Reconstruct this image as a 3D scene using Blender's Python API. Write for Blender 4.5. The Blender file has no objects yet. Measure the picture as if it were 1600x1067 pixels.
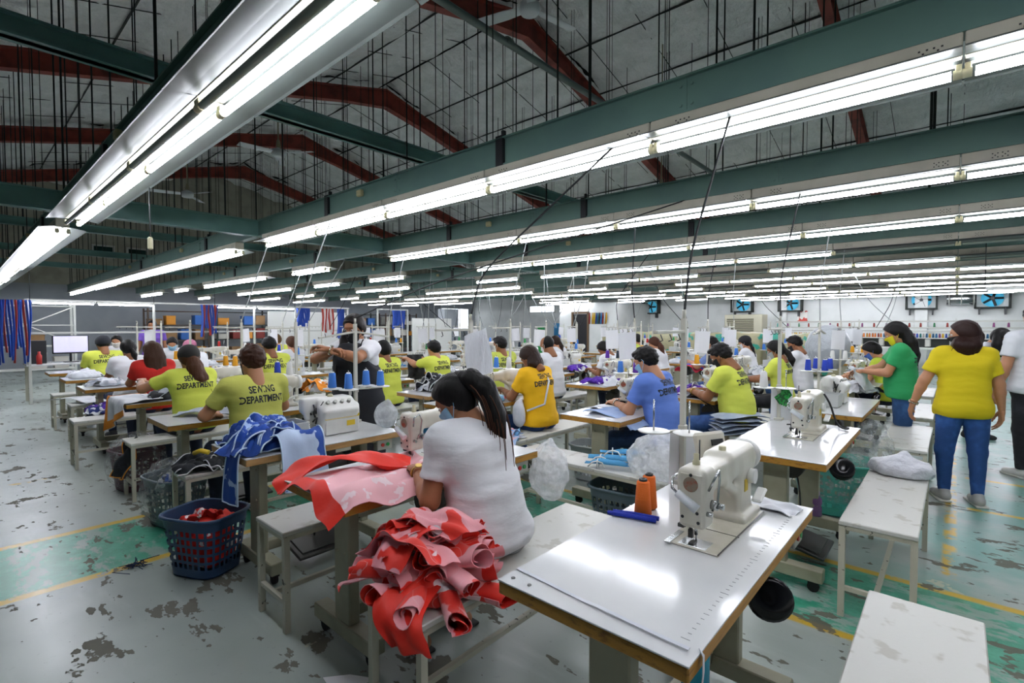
import bpy, math, random
import numpy as np
from mathutils import Vector, Matrix, Euler
from mathutils.bvhtree import BVHTree

random.seed(7)
rng = np.random.default_rng(7)
PI = math.pi
SC = bpy.context.scene
COL = SC.collection

# ------------------------------------------------------------------ camera, world, exposure
cam = bpy.data.cameras.new('camera')
cam.sensor_width = 36.0
cam.lens = 36.0 * 781.0 / 1600.0
cam.clip_start = 0.05
cam.clip_end = 200
camo = bpy.data.objects.new('camera', cam)
COL.objects.link(camo)
camo.location = (0, 0, 1.5)
camo.rotation_euler = (PI / 2 - math.atan(25.5 / 781.0), 0, math.radians(41.6))
SC.camera = camo

world = bpy.data.worlds.new('world')
SC.world = world
world.use_nodes = True
world.node_tree.nodes['Background'].inputs[0].default_value = (0.75, 0.85, 0.9, 1)
world.node_tree.nodes['Background'].inputs[1].default_value = 0.6
SC.view_settings.view_transform = 'Standard'
SC.view_settings.look = 'None'
SC.view_settings.gamma = 1
SC.view_settings.use_curve_mapping = False
SC.view_settings.exposure = 0.06
SC.cycles.use_light_tree = False
SC.cycles.max_bounces = 5
SC.cycles.diffuse_bounces = 3
SC.cycles.glossy_bounces = 3
SC.cycles.transmission_bounces = 3
SC.cycles.transparent_max_bounces = 8
SC.cycles.caustics_reflective = False
SC.cycles.caustics_refractive = False
TUBE = 46.0          # emission of a burning fluorescent tube

# ------------------------------------------------------------------ colours and materials
def lin(h):
    h = h.lstrip('#')
    v = [int(h[i:i + 2], 16) / 255 for i in (0, 2, 4)]
    return tuple(x / 12.92 if x <= .04045 else ((x + .055) / 1.055) ** 2.4 for x in v) + (1,)

MATS = {}
class NT:
    def __init__(s, name):
        s.m = bpy.data.materials.new(name)
        s.m.use_nodes = True
        s.t = s.m.node_tree
        s.b = s.t.nodes['Principled BSDF']
    def n(s, ty, **k):
        nd = s.t.nodes.new(ty)
        for a, v in k.items():
            setattr(nd, a, v)
        return nd
    def put(s, sock, v):
        if hasattr(v, 'is_linked') or isinstance(v, bpy.types.NodeSocket):
            s.t.links.new(v, sock)
        else:
            sock.default_value = v
    def math(s, op, a, b=0.0, c=None):
        nd = s.n('ShaderNodeMath', operation=op)
        s.put(nd.inputs[0], a); s.put(nd.inputs[1], b)
        if c is not None: s.put(nd.inputs[2], c)
        return nd.outputs[0]
    def pos(s, obj=False):
        if obj:
            return s.n('ShaderNodeTexCoord').outputs['Object']
        return s.n('ShaderNodeNewGeometry').outputs['Position']
    def noise(s, scale, vec=None, detail=3.0, rough=.55, stretch=None, off=0.0):
        nd = s.n('ShaderNodeTexNoise')
        v = vec if vec is not None else s.pos()
        if stretch or off:
            mp = s.n('ShaderNodeMapping')
            s.t.links.new(v, mp.inputs[0])
            if stretch: mp.inputs['Scale'].default_value = stretch
            mp.inputs['Location'].default_value = (off, off, off)
            v = mp.outputs[0]
        s.t.links.new(v, nd.inputs['Vector'])
        nd.inputs['Scale'].default_value = scale
        nd.inputs['Detail'].default_value = detail
        nd.inputs['Roughness'].default_value = rough
        return nd.outputs['Fac']
    def step(s, v, lo, hi):
        nd = s.n('ShaderNodeMapRange', interpolation_type='SMOOTHSTEP')
        s.put(nd.inputs[0], v)
        nd.inputs[1].default_value = lo; nd.inputs[2].default_value = hi
        return nd.outputs[0]
    def mix(s, f, a, b):
        nd = s.n('ShaderNodeMix', data_type='RGBA')
        s.put(nd.inputs[0], f); s.put(nd.inputs[6], a); s.put(nd.inputs[7], b)
        return nd.outputs[2]
    def bump(s, h, strength=.3, dist=.01):
        nd = s.n('ShaderNodeBump')
        nd.inputs['Strength'].default_value = strength
        nd.inputs['Distance'].default_value = dist
        s.t.links.new(h, nd.inputs['Height'])
        s.t.links.new(nd.outputs[0], s.b.inputs['Normal'])

def M(name, col='#888888', rough=.5, metal=0.0, col2=None, nscale=6.0, lo=.4, hi=.7, bump=0.0, bscale=40.0,
      emit=0.0, alpha=1.0, stretch=None, spec=.5, obj=False, sheen=0.0, bdist=.01, trans=0.0):
    if name in MATS:
        return MATS[name]
    t = NT(name)
    b = t.b
    c = lin(col)
    b.inputs['Roughness'].default_value = rough
    b.inputs['Metallic'].default_value = metal
    b.inputs['Specular IOR Level'].default_value = spec
    vec = t.pos(obj) if (col2 or bump) else None
    if col2:
        t.put(b.inputs['Base Color'], t.mix(t.step(t.noise(nscale, vec, stretch=stretch), lo, hi), c, lin(col2)))
    else:
        b.inputs['Base Color'].default_value = c
    if bump:
        t.bump(t.noise(bscale, vec, stretch=stretch), bump, bdist)
    if emit:
        b.inputs['Emission Color'].default_value = c
        b.inputs['Emission Strength'].default_value = emit
    if alpha < 1:
        b.inputs['Alpha'].default_value = alpha
    if sheen:
        b.inputs['Sheen Weight'].default_value = sheen
    if trans:
        b.inputs['Transmission Weight'].default_value = trans
    t.m.diffuse_color = c
    MATS[name] = t.m
    return t.m

# ------------------------------------------------------------------ objects
def link(name, data, parent=None, loc=None, rot=None, scale=None):
    o = bpy.data.objects.new(name, data)
    COL.objects.link(o)
    if parent is not None: o.parent = parent
    if loc is not None: o.location = loc
    if rot is not None: o.rotation_euler = rot
    if scale is not None: o.scale = scale
    return o

def tag(o, label=None, cat=None, group=None, kind=None):
    if label: o['label'] = label
    if cat: o['category'] = cat
    if group: o['group'] = group
    if kind: o['kind'] = kind
    return o

def thing(name, label, cat, loc=(0, 0, 0), rz=0.0, parts=(), group=None, rot=None):
    """Empty at the thing's base; parts = (name, mesh[, loc[, subparts]])"""
    r = link(name, None, loc=loc, rot=rot if rot else (0, 0, rz))
    r.empty_display_size = .1
    tag(r, label, cat, group)
    for p in parts:
        addpart(r, p)
    return r

TINY = {'knockouts', 'screw_heads', 'thread_hooks', 'tension_knobs', 'needle_works', 'tension_discs', 'bed_seam', 'yellow_label'}
def addpart(r, p):
    o = link(p[0], p[1], r, p[2] if len(p) > 2 else None)
    if p[0] in TINY: o['kind'] = 'stuff'
    if len(p) > 3:
        for q in p[3]:
            c = link(q[0], q[1], o, q[2] if len(q) > 2 else None)
            if q[0] in TINY: c['kind'] = 'stuff'
    return o

ORD = ['first', 'second', 'third', 'fourth', 'fifth', 'sixth', 'seventh', 'eighth', 'ninth', 'tenth', 'eleventh', 'twelfth',
       'thirteenth', 'fourteenth', 'fifteenth', 'sixteenth', 'seventeenth', 'eighteenth', 'nineteenth', 'twentieth']

# ------------------------------------------------------------------ mesh builder
class MB:
    def __init__(s):
        s.v = []; s.f = []; s.mi = []; s.sm = []
    def _add(s, vs, fs, mi, sm):
        o = len(s.v)
        s.v.extend([tuple(map(float, p)) for p in vs])
        for f in fs:
            s.f.append([i + o for i in f]); s.mi.append(mi); s.sm.append(sm)
        return s
    def box(s, c, size, mi=0, bev=0.0, R=None):
        h = np.array(size, float) / 2
        c = np.array(c, float)
        bev = min(bev, h.min() * .9)
        vs = []; fs = []
        if bev <= 0:
            ks = {}
            for i, (a, b, d) in enumerate([(x, y, z) for x in (-1, 1) for y in (-1, 1) for z in (-1, 1)]):
                vs.append(h * (a, b, d)); ks[(a, b, d)] = i
            for ax in range(3):
                o = [k for k in range(3) if k != ax]
                for sg in (-1, 1):
                    q = []
                    for (p, r) in ((-1, -1), (1, -1), (1, 1), (-1, 1)):
                        k = [0, 0, 0]; k[ax] = sg; k[o[0]] = p; k[o[1]] = r
                        q.append(ks[tuple(k)])
                    fs.append(q)
        else:
            ks = {}
            for sg in [(x, y, z) for x in (-1, 1) for y in (-1, 1) for z in (-1, 1)]:
                for ax in range(3):
                    hh = h - bev; hh[ax] = h[ax]
                    ks[(sg, ax)] = len(vs); vs.append(hh * sg)
            for ax in range(3):
                o = [k for k in range(3) if k != ax]
                for sg in (-1, 1):
                    q = []
                    for (p, r) in ((-1, -1), (1, -1), (1, 1), (-1, 1)):
                        k = [0, 0, 0]; k[ax] = sg; k[o[0]] = p; k[o[1]] = r
                        q.append(ks[(tuple(k), ax)])
                    fs.append(q)
            for cx in range(3):
                a, b = [k for k in range(3) if k != cx]
                for sa in (-1, 1):
                    for sb in (-1, 1):
                        k1 = [0] * 3; k1[a] = sa; k1[b] = sb; k1[cx] = -1
                        k2 = list(k1); k2[cx] = 1
                        fs.append([ks[(tuple(k1), a)], ks[(tuple(k2), a)], ks[(tuple(k2), b)], ks[(tuple(k1), b)]])
            for sg in [(x, y, z) for x in (-1, 1) for y in (-1, 1) for z in (-1, 1)]:
                fs.append([ks[(sg, 0)], ks[(sg, 1)], ks[(sg, 2)]])
        va = np.array(vs)
        out = []
        for f in fs:
            p = va[f]
            n = np.cross(p[1] - p[0], p[2] - p[0])
            out.append(f if n @ p.mean(0) > 0 else f[::-1])
        if R is not None:
            va = va @ np.array(R)[:3, :3].T
        return s._add(va + c, out, mi, False)
    def cyl(s, p0, p1, r0, r1=None, n=10, mi=0, cap=True, sm=True):
        r1 = r0 if r1 is None else r1
        return s.tube([p0, p1], [r0, r1], n, mi, cap, sm)
    def tube(s, pts, r, n=8, mi=0, cap=True, sm=True):
        P = np.array(pts, float)
        m = len(P)
        rr = np.full(m, r, float) if np.isscalar(r) else np.array(r, float)
        T = np.gradient(P, axis=0) if m > 2 else np.array([P[1] - P[0]] * 2)
        T /= np.linalg.norm(T, axis=1)[:, None] + 1e-9
        ref = np.array([0, 0, 1.]) if abs(T[0][2]) < .9 else np.array([1., 0, 0])
        u = np.cross(T[0], ref); u /= np.linalg.norm(u)
        vs = []
        ang = np.linspace(0, 2 * PI, n, endpoint=False)
        for i in range(m):
            u = u - T[i] * (u @ T[i]); u /= np.linalg.norm(u) + 1e-9
            w = np.cross(T[i], u)
            vs.extend(P[i] + rr[i] * (np.cos(ang)[:, None] * u + np.sin(ang)[:, None] * w))
        fs = []
        for i in range(m - 1):
            for j in range(n):
                k = (j + 1) % n
                fs.append([i * n + j, i * n + k, (i + 1) * n + k, (i + 1) * n + j])
        s._add(vs, fs, mi, sm)
        if cap:
            o = len(s.v) - m * n
            s.f.append([o + j for j in range(n)][::-1]); s.mi.append(mi); s.sm.append(False)
            s.f.append([o + (m - 1) * n + j for j in range(n)]); s.mi.append(mi); s.sm.append(False)
        return s
    def lathe(s, prof, c=(0, 0, 0), n=16, mi=0, R=None, sm=True):
        ang = np.linspace(0, 2 * PI, n, endpoint=False)
        vs = []
        for (r, z) in prof:
            for a in ang: vs.append((r * math.cos(a), r * math.sin(a), z))
        va = np.array(vs)
        if R is not None: va = va @ np.array(R)[:3, :3].T
        va += np.array(c)
        fs = []
        for i in range(len(prof) - 1):
            for j in range(n):
                k = (j + 1) % n
                fs.append([i * n + j, i * n + k, (i + 1) * n + k, (i + 1) * n + j])
        fs.append(list(range(n))[::-1]); fs.append([(len(prof) - 1) * n + j for j in range(n)])
        return s._add(va, fs, mi, sm)
    def grid(s, P, mi=0, sm=True, wrap=False):
        nu, nv = P.shape[:2]
        fs = []
        for i in range(nu - 1):
            for j in range(nv if wrap else nv - 1):
                k = (j + 1) % nv
                fs.append([i * nv + j, (i + 1) * nv + j, (i + 1) * nv + k, i * nv + k])
        return s._add(P.reshape(-1, 3), fs, mi, sm)
    def raw(s, V, F, mi=0, sm=True):
        return s._add(V, [list(f) for f in F], mi, sm)
    def mesh(s, name, mats):
        me = bpy.data.meshes.new(name)
        me.from_pydata(s.v, [], s.f)
        if not isinstance(mats, (list, tuple)): mats = [mats]
        for m in mats: me.materials.append(m)
        me.polygons.foreach_set('material_index', s.mi)
        me.polygons.foreach_set('use_smooth', s.sm)
        me.update()
        return me
    def obj(s, name, mats, parent=None, loc=None, rot=None):
        return link(name, s.mesh(name, mats), parent, loc, rot)

def npmesh(name, V, F, mats, smooth=True):
    """fast mesh from a vertex array and a quad (or triangle) array"""
    me = bpy.data.meshes.new(name)
    V = np.asarray(V, np.float32); F = np.asarray(F, np.int32)
    k = F.shape[1]
    me.vertices.add(len(V)); me.vertices.foreach_set('co', V.ravel())
    me.loops.add(F.size); me.loops.foreach_set('vertex_index', F.ravel())
    me.polygons.add(len(F))
    me.polygons.foreach_set('loop_start', np.arange(len(F), dtype=np.int32) * k)
    me.polygons.foreach_set('use_smooth', np.full(len(F), smooth))
    if not isinstance(mats, (list, tuple)): mats = [mats]
    for m in mats: me.materials.append(m)
    me.update(calc_edges=True)
    return me

def vnoise(P, seed=0):
    """value noise in [-1, 1] at points P (..., 3)"""
    P = np.asarray(P, np.float64); seed = int(seed)
    i = np.floor(P).astype(np.int64); f = P - i
    f = f * f * (3 - 2 * f)
    def h(x, y, z):
        n = (x * 374761393 + y * 668265263 + z * 2147483647 + seed * 1274126177) & 0x7fffffff
        n = (n ^ (n >> 13)) * 1274126177 & 0x7fffffff
        return ((n ^ (n >> 16)) & 0xffff) / 32767.5 - 1
    x, y, z = i[..., 0], i[..., 1], i[..., 2]
    r = 0
    for a in (0, 1):
        for b in (0, 1):
            for c in (0, 1):
                w = (f[..., 0] if a else 1 - f[..., 0]) * (f[..., 1] if b else 1 - f[..., 1]) * (f[..., 2] if c else 1 - f[..., 2])
                r = r + w * h(x + a, y + b, z + c)
    return r

# ------------------------------------------------------------------ distance fields -> smooth meshes
class SDF:
    def __init__(s, lo, hi, h):
        s.lo = np.array(lo, float); s.h = h
        n = np.ceil((np.array(hi, float) - s.lo) / h).astype(int) + 1
        s.ax = [s.lo[k] + h * np.arange(n[k]) for k in range(3)]
        s.D = np.full(n, .08, np.float32)
    def _sl(s, lo, hi, m):
        r = []
        for k in range(3):
            a = max(0, int((lo[k] - m - s.lo[k]) / s.h)); b = min(s.D.shape[k], int((hi[k] + m - s.lo[k]) / s.h) + 2)
            r.append(slice(a, max(b, a)))
        return tuple(r)
    def P(s, sl):
        g = np.meshgrid(*[s.ax[k][sl[k]] for k in range(3)], indexing='ij')
        return np.stack(g, -1).astype(np.float32)
    def put(s, sl, d, k, op='u'):
        A = s.D[sl]
        if op == 'u':
            if k > 0:
                hh = np.maximum(k - np.abs(A - d), 0) / k
                s.D[sl] = np.minimum(A, d) - hh * hh * k / 4
            else:
                s.D[sl] = np.minimum(A, d)
        elif op == 's':
            s.D[sl] = np.maximum(A, -d)
        return s
    def cone(s, a, b, ra, rb=None, k=.02, op='u', cut=False, flat=None):
        a = np.array(a, float); b = np.array(b, float); rb = ra if rb is None else rb
        R = max(ra, rb)
        sl = s._sl(np.minimum(a, b) - R, np.maximum(a, b) + R, max(k, 2 * s.h))
        P = s.P(sl)
        if P.size == 0: return s
        ba = (b - a).astype(np.float32); L = float(ba @ ba) + 1e-9
        pa = P - a.astype(np.float32)
        t = np.clip(pa @ ba / L, 0, 1)
        q = pa - t[..., None] * ba
        d = np.sqrt((q * q).sum(-1)) - (ra + (rb - ra) * t)
        if cut:
            d = np.maximum(d, (P - b.astype(np.float32)) @ (ba / math.sqrt(L)))
        return s.put(sl, d, k, op)
    def ell(s, c, r, R=None, k=.02, op='u'):
        c = np.array(c, float); r = np.array(r, float); m = r.max()
        sl = s._sl(c - m, c + m, max(k, 2 * s.h))
        P = s.P(sl) - c.astype(np.float32)
        if P.size == 0: return s
        if R is not None: P = P @ np.array(R, np.float32)[:3, :3]
        k0 = np.sqrt(((P / r) ** 2).sum(-1)); k1 = np.sqrt(((P / (r * r)) ** 2).sum(-1)) + 1e-6
        return s.put(sl, (k0 * (k0 - 1) / k1).astype(np.float32), k, op)
    def box(s, c, half, rad=.01, R=None, k=.0, op='u'):
        c = np.array(c, float); half = np.array(half, float); m = np.linalg.norm(half) if R is not None else half
        sl = s._sl(c - m, c + m, max(k, 2 * s.h))
        P = s.P(sl) - c.astype(np.float32)
        if P.size == 0: return s
        if R is not None: P = P @ np.array(R, np.float32)[:3, :3]
        q = np.abs(P) - (half - rad)
        d = np.sqrt((np.maximum(q, 0) ** 2).sum(-1)) + np.minimum(q.max(-1), 0) - rad
        return s.put(sl, d.astype(np.float32), k, op)
    def clip(s, p0, n):
        """keep the side the normal points to"""
        sl = tuple(slice(0, k) for k in s.D.shape)
        n = np.array(n, float); n /= np.linalg.norm(n)
        d = -((s.P(sl) - np.array(p0, np.float32)) @ n.astype(np.float32))
        s.D = np.maximum(s.D, d)
        return s
    def wob(s, amp, scale, seed=0):
        """push the surface in and out (only the cells near it)"""
        idx = np.argwhere(np.abs(s.D) < .045)
        P = s.lo + idx * s.h
        nz = vnoise(P * np.array(scale), seed) + .5 * vnoise(P * np.array(scale) * 2.1, seed + 1)
        s.D[tuple(idx.T)] += (amp * nz).astype(np.float32)
        return s
    def crease(s, amp, scale, seed=0):
        """sharp film-like creases"""
        idx = np.argwhere(np.abs(s.D) < .06)
        P = s.lo + idx * s.h
        n = 1 - 2 * np.abs(vnoise(P * scale, seed)) + .6 * (1 - 2 * np.abs(vnoise(P * scale * 2.3 + 5, seed + 3)))
        s.D[tuple(idx.T)] -= (amp * n).astype(np.float32)
        return s
    def surf(s):
        D = s.D.copy()
        for k in range(3):
            ix = [slice(None)] * 3; ix[k] = 0; D[tuple(ix)] = np.maximum(D[tuple(ix)], 1e-3)
            ix[k] = -1; D[tuple(ix)] = np.maximum(D[tuple(ix)], 1e-3)
        S = D < 0
        n = np.array(D.shape) - 1
        cs = [(a, b, c) for a in (0, 1) for b in (0, 1) for c in (0, 1)]
        cnt = np.zeros(n, np.int8)
        for a, b, c in cs: cnt += S[a:a + n[0], b:b + n[1], c:c + n[2]]
        act = np.argwhere((cnt > 0) & (cnt < 8))
        val = np.stack([D[act[:, 0] + a, act[:, 1] + b, act[:, 2] + c] for a, b, c in cs], 1)
        acc = np.zeros((len(act), 3)); num = np.zeros(len(act))
        for i in range(8):
            for j in range(i + 1, 8):
                df = np.array(cs[j]) - np.array(cs[i])
                if np.abs(df).sum() != 1: continue
                x = (val[:, i] < 0) != (val[:, j] < 0)
                t = np.where(x, val[:, i] / (val[:, i] - val[:, j] + 1e-12), 0)
                acc += np.where(x[:, None], np.array(cs[i]) + t[:, None] * df, 0); num += x
        V = s.lo + s.h * (act + acc / num[:, None])
        cid = np.full(n, -1, np.int64); cid[tuple(act.T)] = np.arange(len(act))
        Fs = []
        for ax in range(3):
            o1, o2 = (ax + 1) % 3, (ax + 2) % 3
            sh = [slice(0, k) for k in D.shape]; sa = list(sh); sb = list(sh)
            sa[ax] = slice(0, -1); sb[ax] = slice(1, None)
            A = S[tuple(sa)]; B = S[tuple(sb)]
            e = np.argwhere(A != B)
            ok = (e[:, o1] > 0) & (e[:, o2] > 0) & (e[:, o1] < n[o1]) & (e[:, o2] < n[o2])
            e = e[ok]
            sg = A[tuple(e.T)]
            q = []
            for (d1, d2) in ((0, 0), (1, 0), (1, 1), (0, 1)):
                c = e.copy(); c[:, o1] -= d1; c[:, o2] -= d2
                q.append(cid[tuple(c.T)])
            q = np.stack(q, 1)
            q[~sg] = q[~sg][:, ::-1]
            Fs.append(q)
        F = np.concatenate(Fs)
        return V, F[(F >= 0).all(1)]
    def mesh(s, name, mats):
        V, F = s.surf()
        return npmesh(name, V, F, mats)

def rot(ax, deg):
    return np.array(Matrix.Rotation(math.radians(deg), 3, ax))
# ------------------------------------------------------------------ hall: floor, walls, roof
X0, X1, Y0, Y1 = -23.0, 5.5, -7.0, 22.2
RIDGE_Y, RIDGE_Z, SLOPE = 7.6, 7.5, .25
def roof_z(y): return RIDGE_Z - SLOPE * abs(y - RIDGE_Y)

def floor_mat():
    t = NT('painted_concrete')
    P = t.pos()
    sp = t.n('ShaderNodeSeparateXYZ'); t.t.links.new(P, sp.inputs[0])
    x, y = sp.outputs[0], sp.outputs[1]
    def band(v, a, b, e=.012):
        return t.math('MULTIPLY', t.step(v, a - e, a + e), t.math('SUBTRACT', 1.0, t.step(v, b - e, b + e)))
    big = t.noise(.55, P, 4, .6)
    fine = t.noise(9, P, 5, .65)
    scuff = t.noise(3.0, P, 4, .6, stretch=(.35, 1.6, 1), off=3.0)
    base = t.mix(t.step(big, .35, .7), lin('#a8b2ac'), lin('#8d9892'))
    base = t.mix(t.math('MULTIPLY', t.step(scuff, .52, .75), .5), base, lin('#b9c2be'))
    # teal wear on the right side of the hall
    right = t.math('MULTIPLY', t.step(x, -.7, .1), t.step(y, 3.2, 3.9))
    tealmask = t.math('MULTIPLY', right, t.step(t.noise(1.3, P, 4, .6, off=8.0), .36, .56))
    base = t.mix(t.math('MULTIPLY', tealmask, .75), base, lin('#5fa095'))
    # green gangways
    g1 = t.math('MULTIPLY', band(x, -4.72, -3.84), band(y, -7, 2.6))
    g2 = t.math('MULTIPLY', band(y, 2.86, 3.66), band(x, -3.2, 6))
    g3 = t.math('MULTIPLY', band(y, 4.9, 5.5), band(x, .45, 6))
    g = t.math('MAXIMUM', t.math('MAXIMUM', g1, g2), g3)
    wear = t.step(t.noise(4.5, P, 5, .7, stretch=(.6, 1.3, 1), off=1.0), .40, .50)
    g = t.math('MULTIPLY', g, t.math('MAXIMUM', wear, .25))
    base = t.mix(g, base, t.mix(t.step(fine, .4, .65), lin('#2f8f72'), lin('#4aa88b')))
    # yellow lines
    ys = None
    for ax, a, lo, hi in ((x, -4.75, -7, 2.6), (x, -3.82, -7, 2.6), (y, 2.84, -3.2, 6), (y, 3.68, -3.2, 6),
                          (x, -6.6, -7, .6), (x, .0, 3.9, 12), (y, 5.5, .1, 6), (y, 6.6, .1, 6)):
        other = y if ax is x else x
        w = .035 if ax is x else .03
        b = t.math('MULTIPLY', band(ax, a - w, a + w), band(other, lo, hi))
        if a in (.0, -6.6): b = t.math('MULTIPLY', b, t.step(t.noise(6, P, 3, .6, off=5.0), .45, .55))
        ys = b if ys is None else t.math('MAXIMUM', ys, b)
    ys = t.math('MULTIPLY', ys, t.step(t.noise(7, P, 4, .7, off=2.0), .36, .44))
    base = t.mix(ys, base, lin('#c9a521'))
    # paint flaked off: bare dark screed in patches, specks and pale filler
    p1 = t.step(t.noise(3.4, P, 5, .62, stretch=(.75, 1.15, 1), off=11.0), .61, .625)
    p2 = t.step(t.noise(11, P, 3, .6, stretch=(.8, 1.2, 1), off=4.0), .675, .695)
    p3 = t.step(t.noise(5.2, P, 4, .65, stretch=(.6, 1.3, 1), off=7.0), .635, .65)
    pm = t.math('MAXIMUM', t.math('MAXIMUM', p1, p2), p3)
    base = t.mix(t.math('MULTIPLY', pm, .92), base, t.mix(fine, lin('#4c4a40'), lin('#6f6b5c')))
    pale = t.step(t.noise(1.7, P, 5, .6, off=21.0), .70, .71)
    base = t.mix(t.math('MULTIPLY', pale, .8), base, lin('#b9bda2'))
    grime = t.step(t.noise(24, P, 4, .7, off=13.0), .60, .78)
    base = t.mix(t.math('MULTIPLY', grime, .35), base, lin('#59605c'))
    t.put(t.b.inputs['Base Color'], base)
    t.put(t.b.inputs['Roughness'], t.math('ADD', .22, t.math('ADD', t.math('MULTIPLY', fine, .2), t.math('MULTIPLY', pm, .4))))
    hgt = t.math('SUBTRACT', t.math('MULTIPLY', fine, .25), pm)
    t.bump(hgt, .35, .004)
    return t.m

b = MB()
nx, ny = 30, 30
gx, gy = np.meshgrid(np.linspace(X0, X1, nx), np.linspace(Y0, Y1, ny), indexing='ij')
b.box(((X0 + X1) / 2, (Y0 + Y1) / 2, -.05), (X1 - X0, Y1 - Y0, .1))
tag(b.obj('floor', floor_mat()), kind='structure')

m_wall = M('white_plaster', '#dcdfdc', .8, col2='#cfd3cf', nscale=1.2, bump=.1, bscale=30)
m_greywall = M('grey_blue_wall', '#a3a9ae', .8, col2='#959ca2', nscale=.8)
m_dark = M('dark_wall', '#3c403c', .9, col2='#2c302d', nscale=1.5)
m_cream = M('cream_sheet_wall', '#a8a696', .8, col2='#969484', nscale=2)
def wall(name, c, s, m):
    return tag(MB().box(c, s).obj(name, m), kind='structure')
wall('wall_back', ((X0 + X1) / 2, Y1 + .1, 2.1), (X1 - X0 + .4, .2, 4.2), m_wall)
we = wall('wall_left', (X0 - .1, (Y0 + Y1) / 2, 1.45), (.2, Y1 - Y0, 2.9), m_greywall)
gab = MB()
gv = [(X0, Y0, 2.9), (X0, Y1, 2.9), (X0, Y1, roof_z(Y1) + .42), (X0, RIDGE_Y, RIDGE_Z + .42), (X0, Y0, roof_z(Y0) + .42)]
gab.raw([(-.15 + p[0], p[1], p[2]) for p in gv] + gv, [(0, 1, 2, 3, 4), (9, 8, 7, 6, 5), (0, 5, 6, 1), (1, 6, 7, 2), (2, 7, 8, 3), (3, 8, 9, 4), (4, 9, 5, 0)], 0, False)
gab.obj('gable_sheeting', m_cream, we)
wall('wall_front', ((X0 + X1) / 2, Y0 - .1, 2.1), (X1 - X0 + .4, .2, 4.3), m_greywall)
wall('wall_right', (X1 + .1, (Y0 + Y1) / 2, 4.0), (.2, Y1 - Y0 + .4, 8.0), m_greywall)
# a pier and a boxed-out room on the back wall
tag(MB().box((-12.4, 20.6, 1.25), (3.0, 3.2, 2.5), 0, .02).obj('wall_room', m_wall), kind='structure')
for i, xx in enumerate((-14.5, -5.2, -.9, 2.6)):
    tag(MB().box((xx, Y1 - .08, 1.9), (.35, .2, 3.8), 0, .01).obj('trim_%d' % (i + 1), m_wall), kind='structure')

def foil_mat():
    t = NT('foil_insulation')
    P = t.pos()
    a = t.noise(2.2, P, 5, .6, stretch=(.7, 1.3, 1))
    w = t.noise(7, P, 4, .6, stretch=(1.6, .5, 1), off=3.0)
    t.put(t.b.inputs['Base Color'], t.mix(t.step(a, .3, .7), lin('#f6f8f7'), lin('#e2e6e3')))
    t.b.inputs['Metallic'].default_value = .5
    t.put(t.b.inputs['Roughness'], t.math('ADD', .26, t.math('MULTIPLY', a, .2)))
    t.bump(t.math('ADD', a, w), 1.0, .12)
    return t.m
m_foil = foil_mat()
m_deck = M('roof_deck', '#3a3d3a', .9)
ceil = MB()
for sg in (-1, 1):
    ye = Y0 - .3 if sg < 0 else Y1 + .3
    z0, z1 = RIDGE_Z + .36, roof_z(ye) + .36
    vs = [(X0 - .3, RIDGE_Y, z0), (X1 + .3, RIDGE_Y, z0), (X1 + .3, ye, z1), (X0 - .3, ye, z1)]
    vs += [(p[0], p[1], p[2] + .1) for p in vs]
    ceil.raw(vs, [(0, 1, 2, 3), (7, 6, 5, 4), (0, 4, 5, 1), (1, 5, 6, 2), (2, 6, 7, 3), (3, 7, 4, 0)], 0, False)
ceiling = tag(ceil.obj('ceiling', m_deck), kind='structure')
# sagging foil sheets, one per purlin bay
FRAMES = [-20.4, -15.7, -11.1, -6.4, -1.7, 3.0]
bays = [X0] + FRAMES + [X1]
STRIP = 1.45
foil_mesh = {}
def foil(L, var):
    key = (round(L, 2), var)
    if key in foil_mesh: return foil_mesh[key]
    nu, nv = max(8, int(L / .075)), 21
    U, V = np.meshgrid(np.linspace(0, L, nu), np.linspace(0, STRIP, nv), indexing='ij')
    s = np.sin(PI * V / STRIP)
    nz = vnoise(np.stack([U * 1.1, V * 1.4, U * 0 + var * 7], -1), var) + .6 * vnoise(np.stack([U * 3.2, V * 2.0, U * 0 + var * 3], -1), var + 9)
    cr = 1 - 2 * np.abs(vnoise(np.stack([U * 2.6 + V, V * 3.4 - .5 * U, U * 0 + var * 11], -1), var + 20)); cr2 = 1 - 2 * np.abs(vnoise(np.stack([U * 6.5 - V * 2, V * 7 + U, U * 0 + var * 5], -1), var + 30))
    panel = np.abs(((U / 1.17) % 1) - .5) * 2
    Z = -.10 * s * (.6 + .4 * (1 - panel ** 6)) + .06 * nz * (.25 + s) + (.035 * cr + .014 * cr2) * (.2 + s) + .04 * (panel > .93) * s
    b = MB(); b.grid(np.stack([U, V, Z], -1))
    foil_mesh[key] = b.mesh('foil_sheet', m_foil)
    return foil_mesh[key]
ang = math.atan(SLOPE)
for sg in (-1, 1):
    n = int(abs((Y0 if sg < 0 else Y1) - RIDGE_Y) / math.cos(ang) / STRIP) + 1
    for i in range(n):
        d = i * STRIP
        yy = RIDGE_Y + sg * d * math.cos(ang); zz = RIDGE_Z + .2 - d * math.sin(ang)
        for k in range(len(bays) - 1):
            L = bays[k + 1] - bays[k]
            o = link('foil_sheet', foil(L, (i * 3 + k * 5 + (sg > 0) * 2) % 7), ceiling)
            if sg > 0:
                o.location = (bays[k], yy, zz); o.rotation_euler = (-ang, 0, 0)
            else:
                o.location = (bays[k + 1], yy, zz); o.rotation_euler = (-ang, 0, PI)

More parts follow.
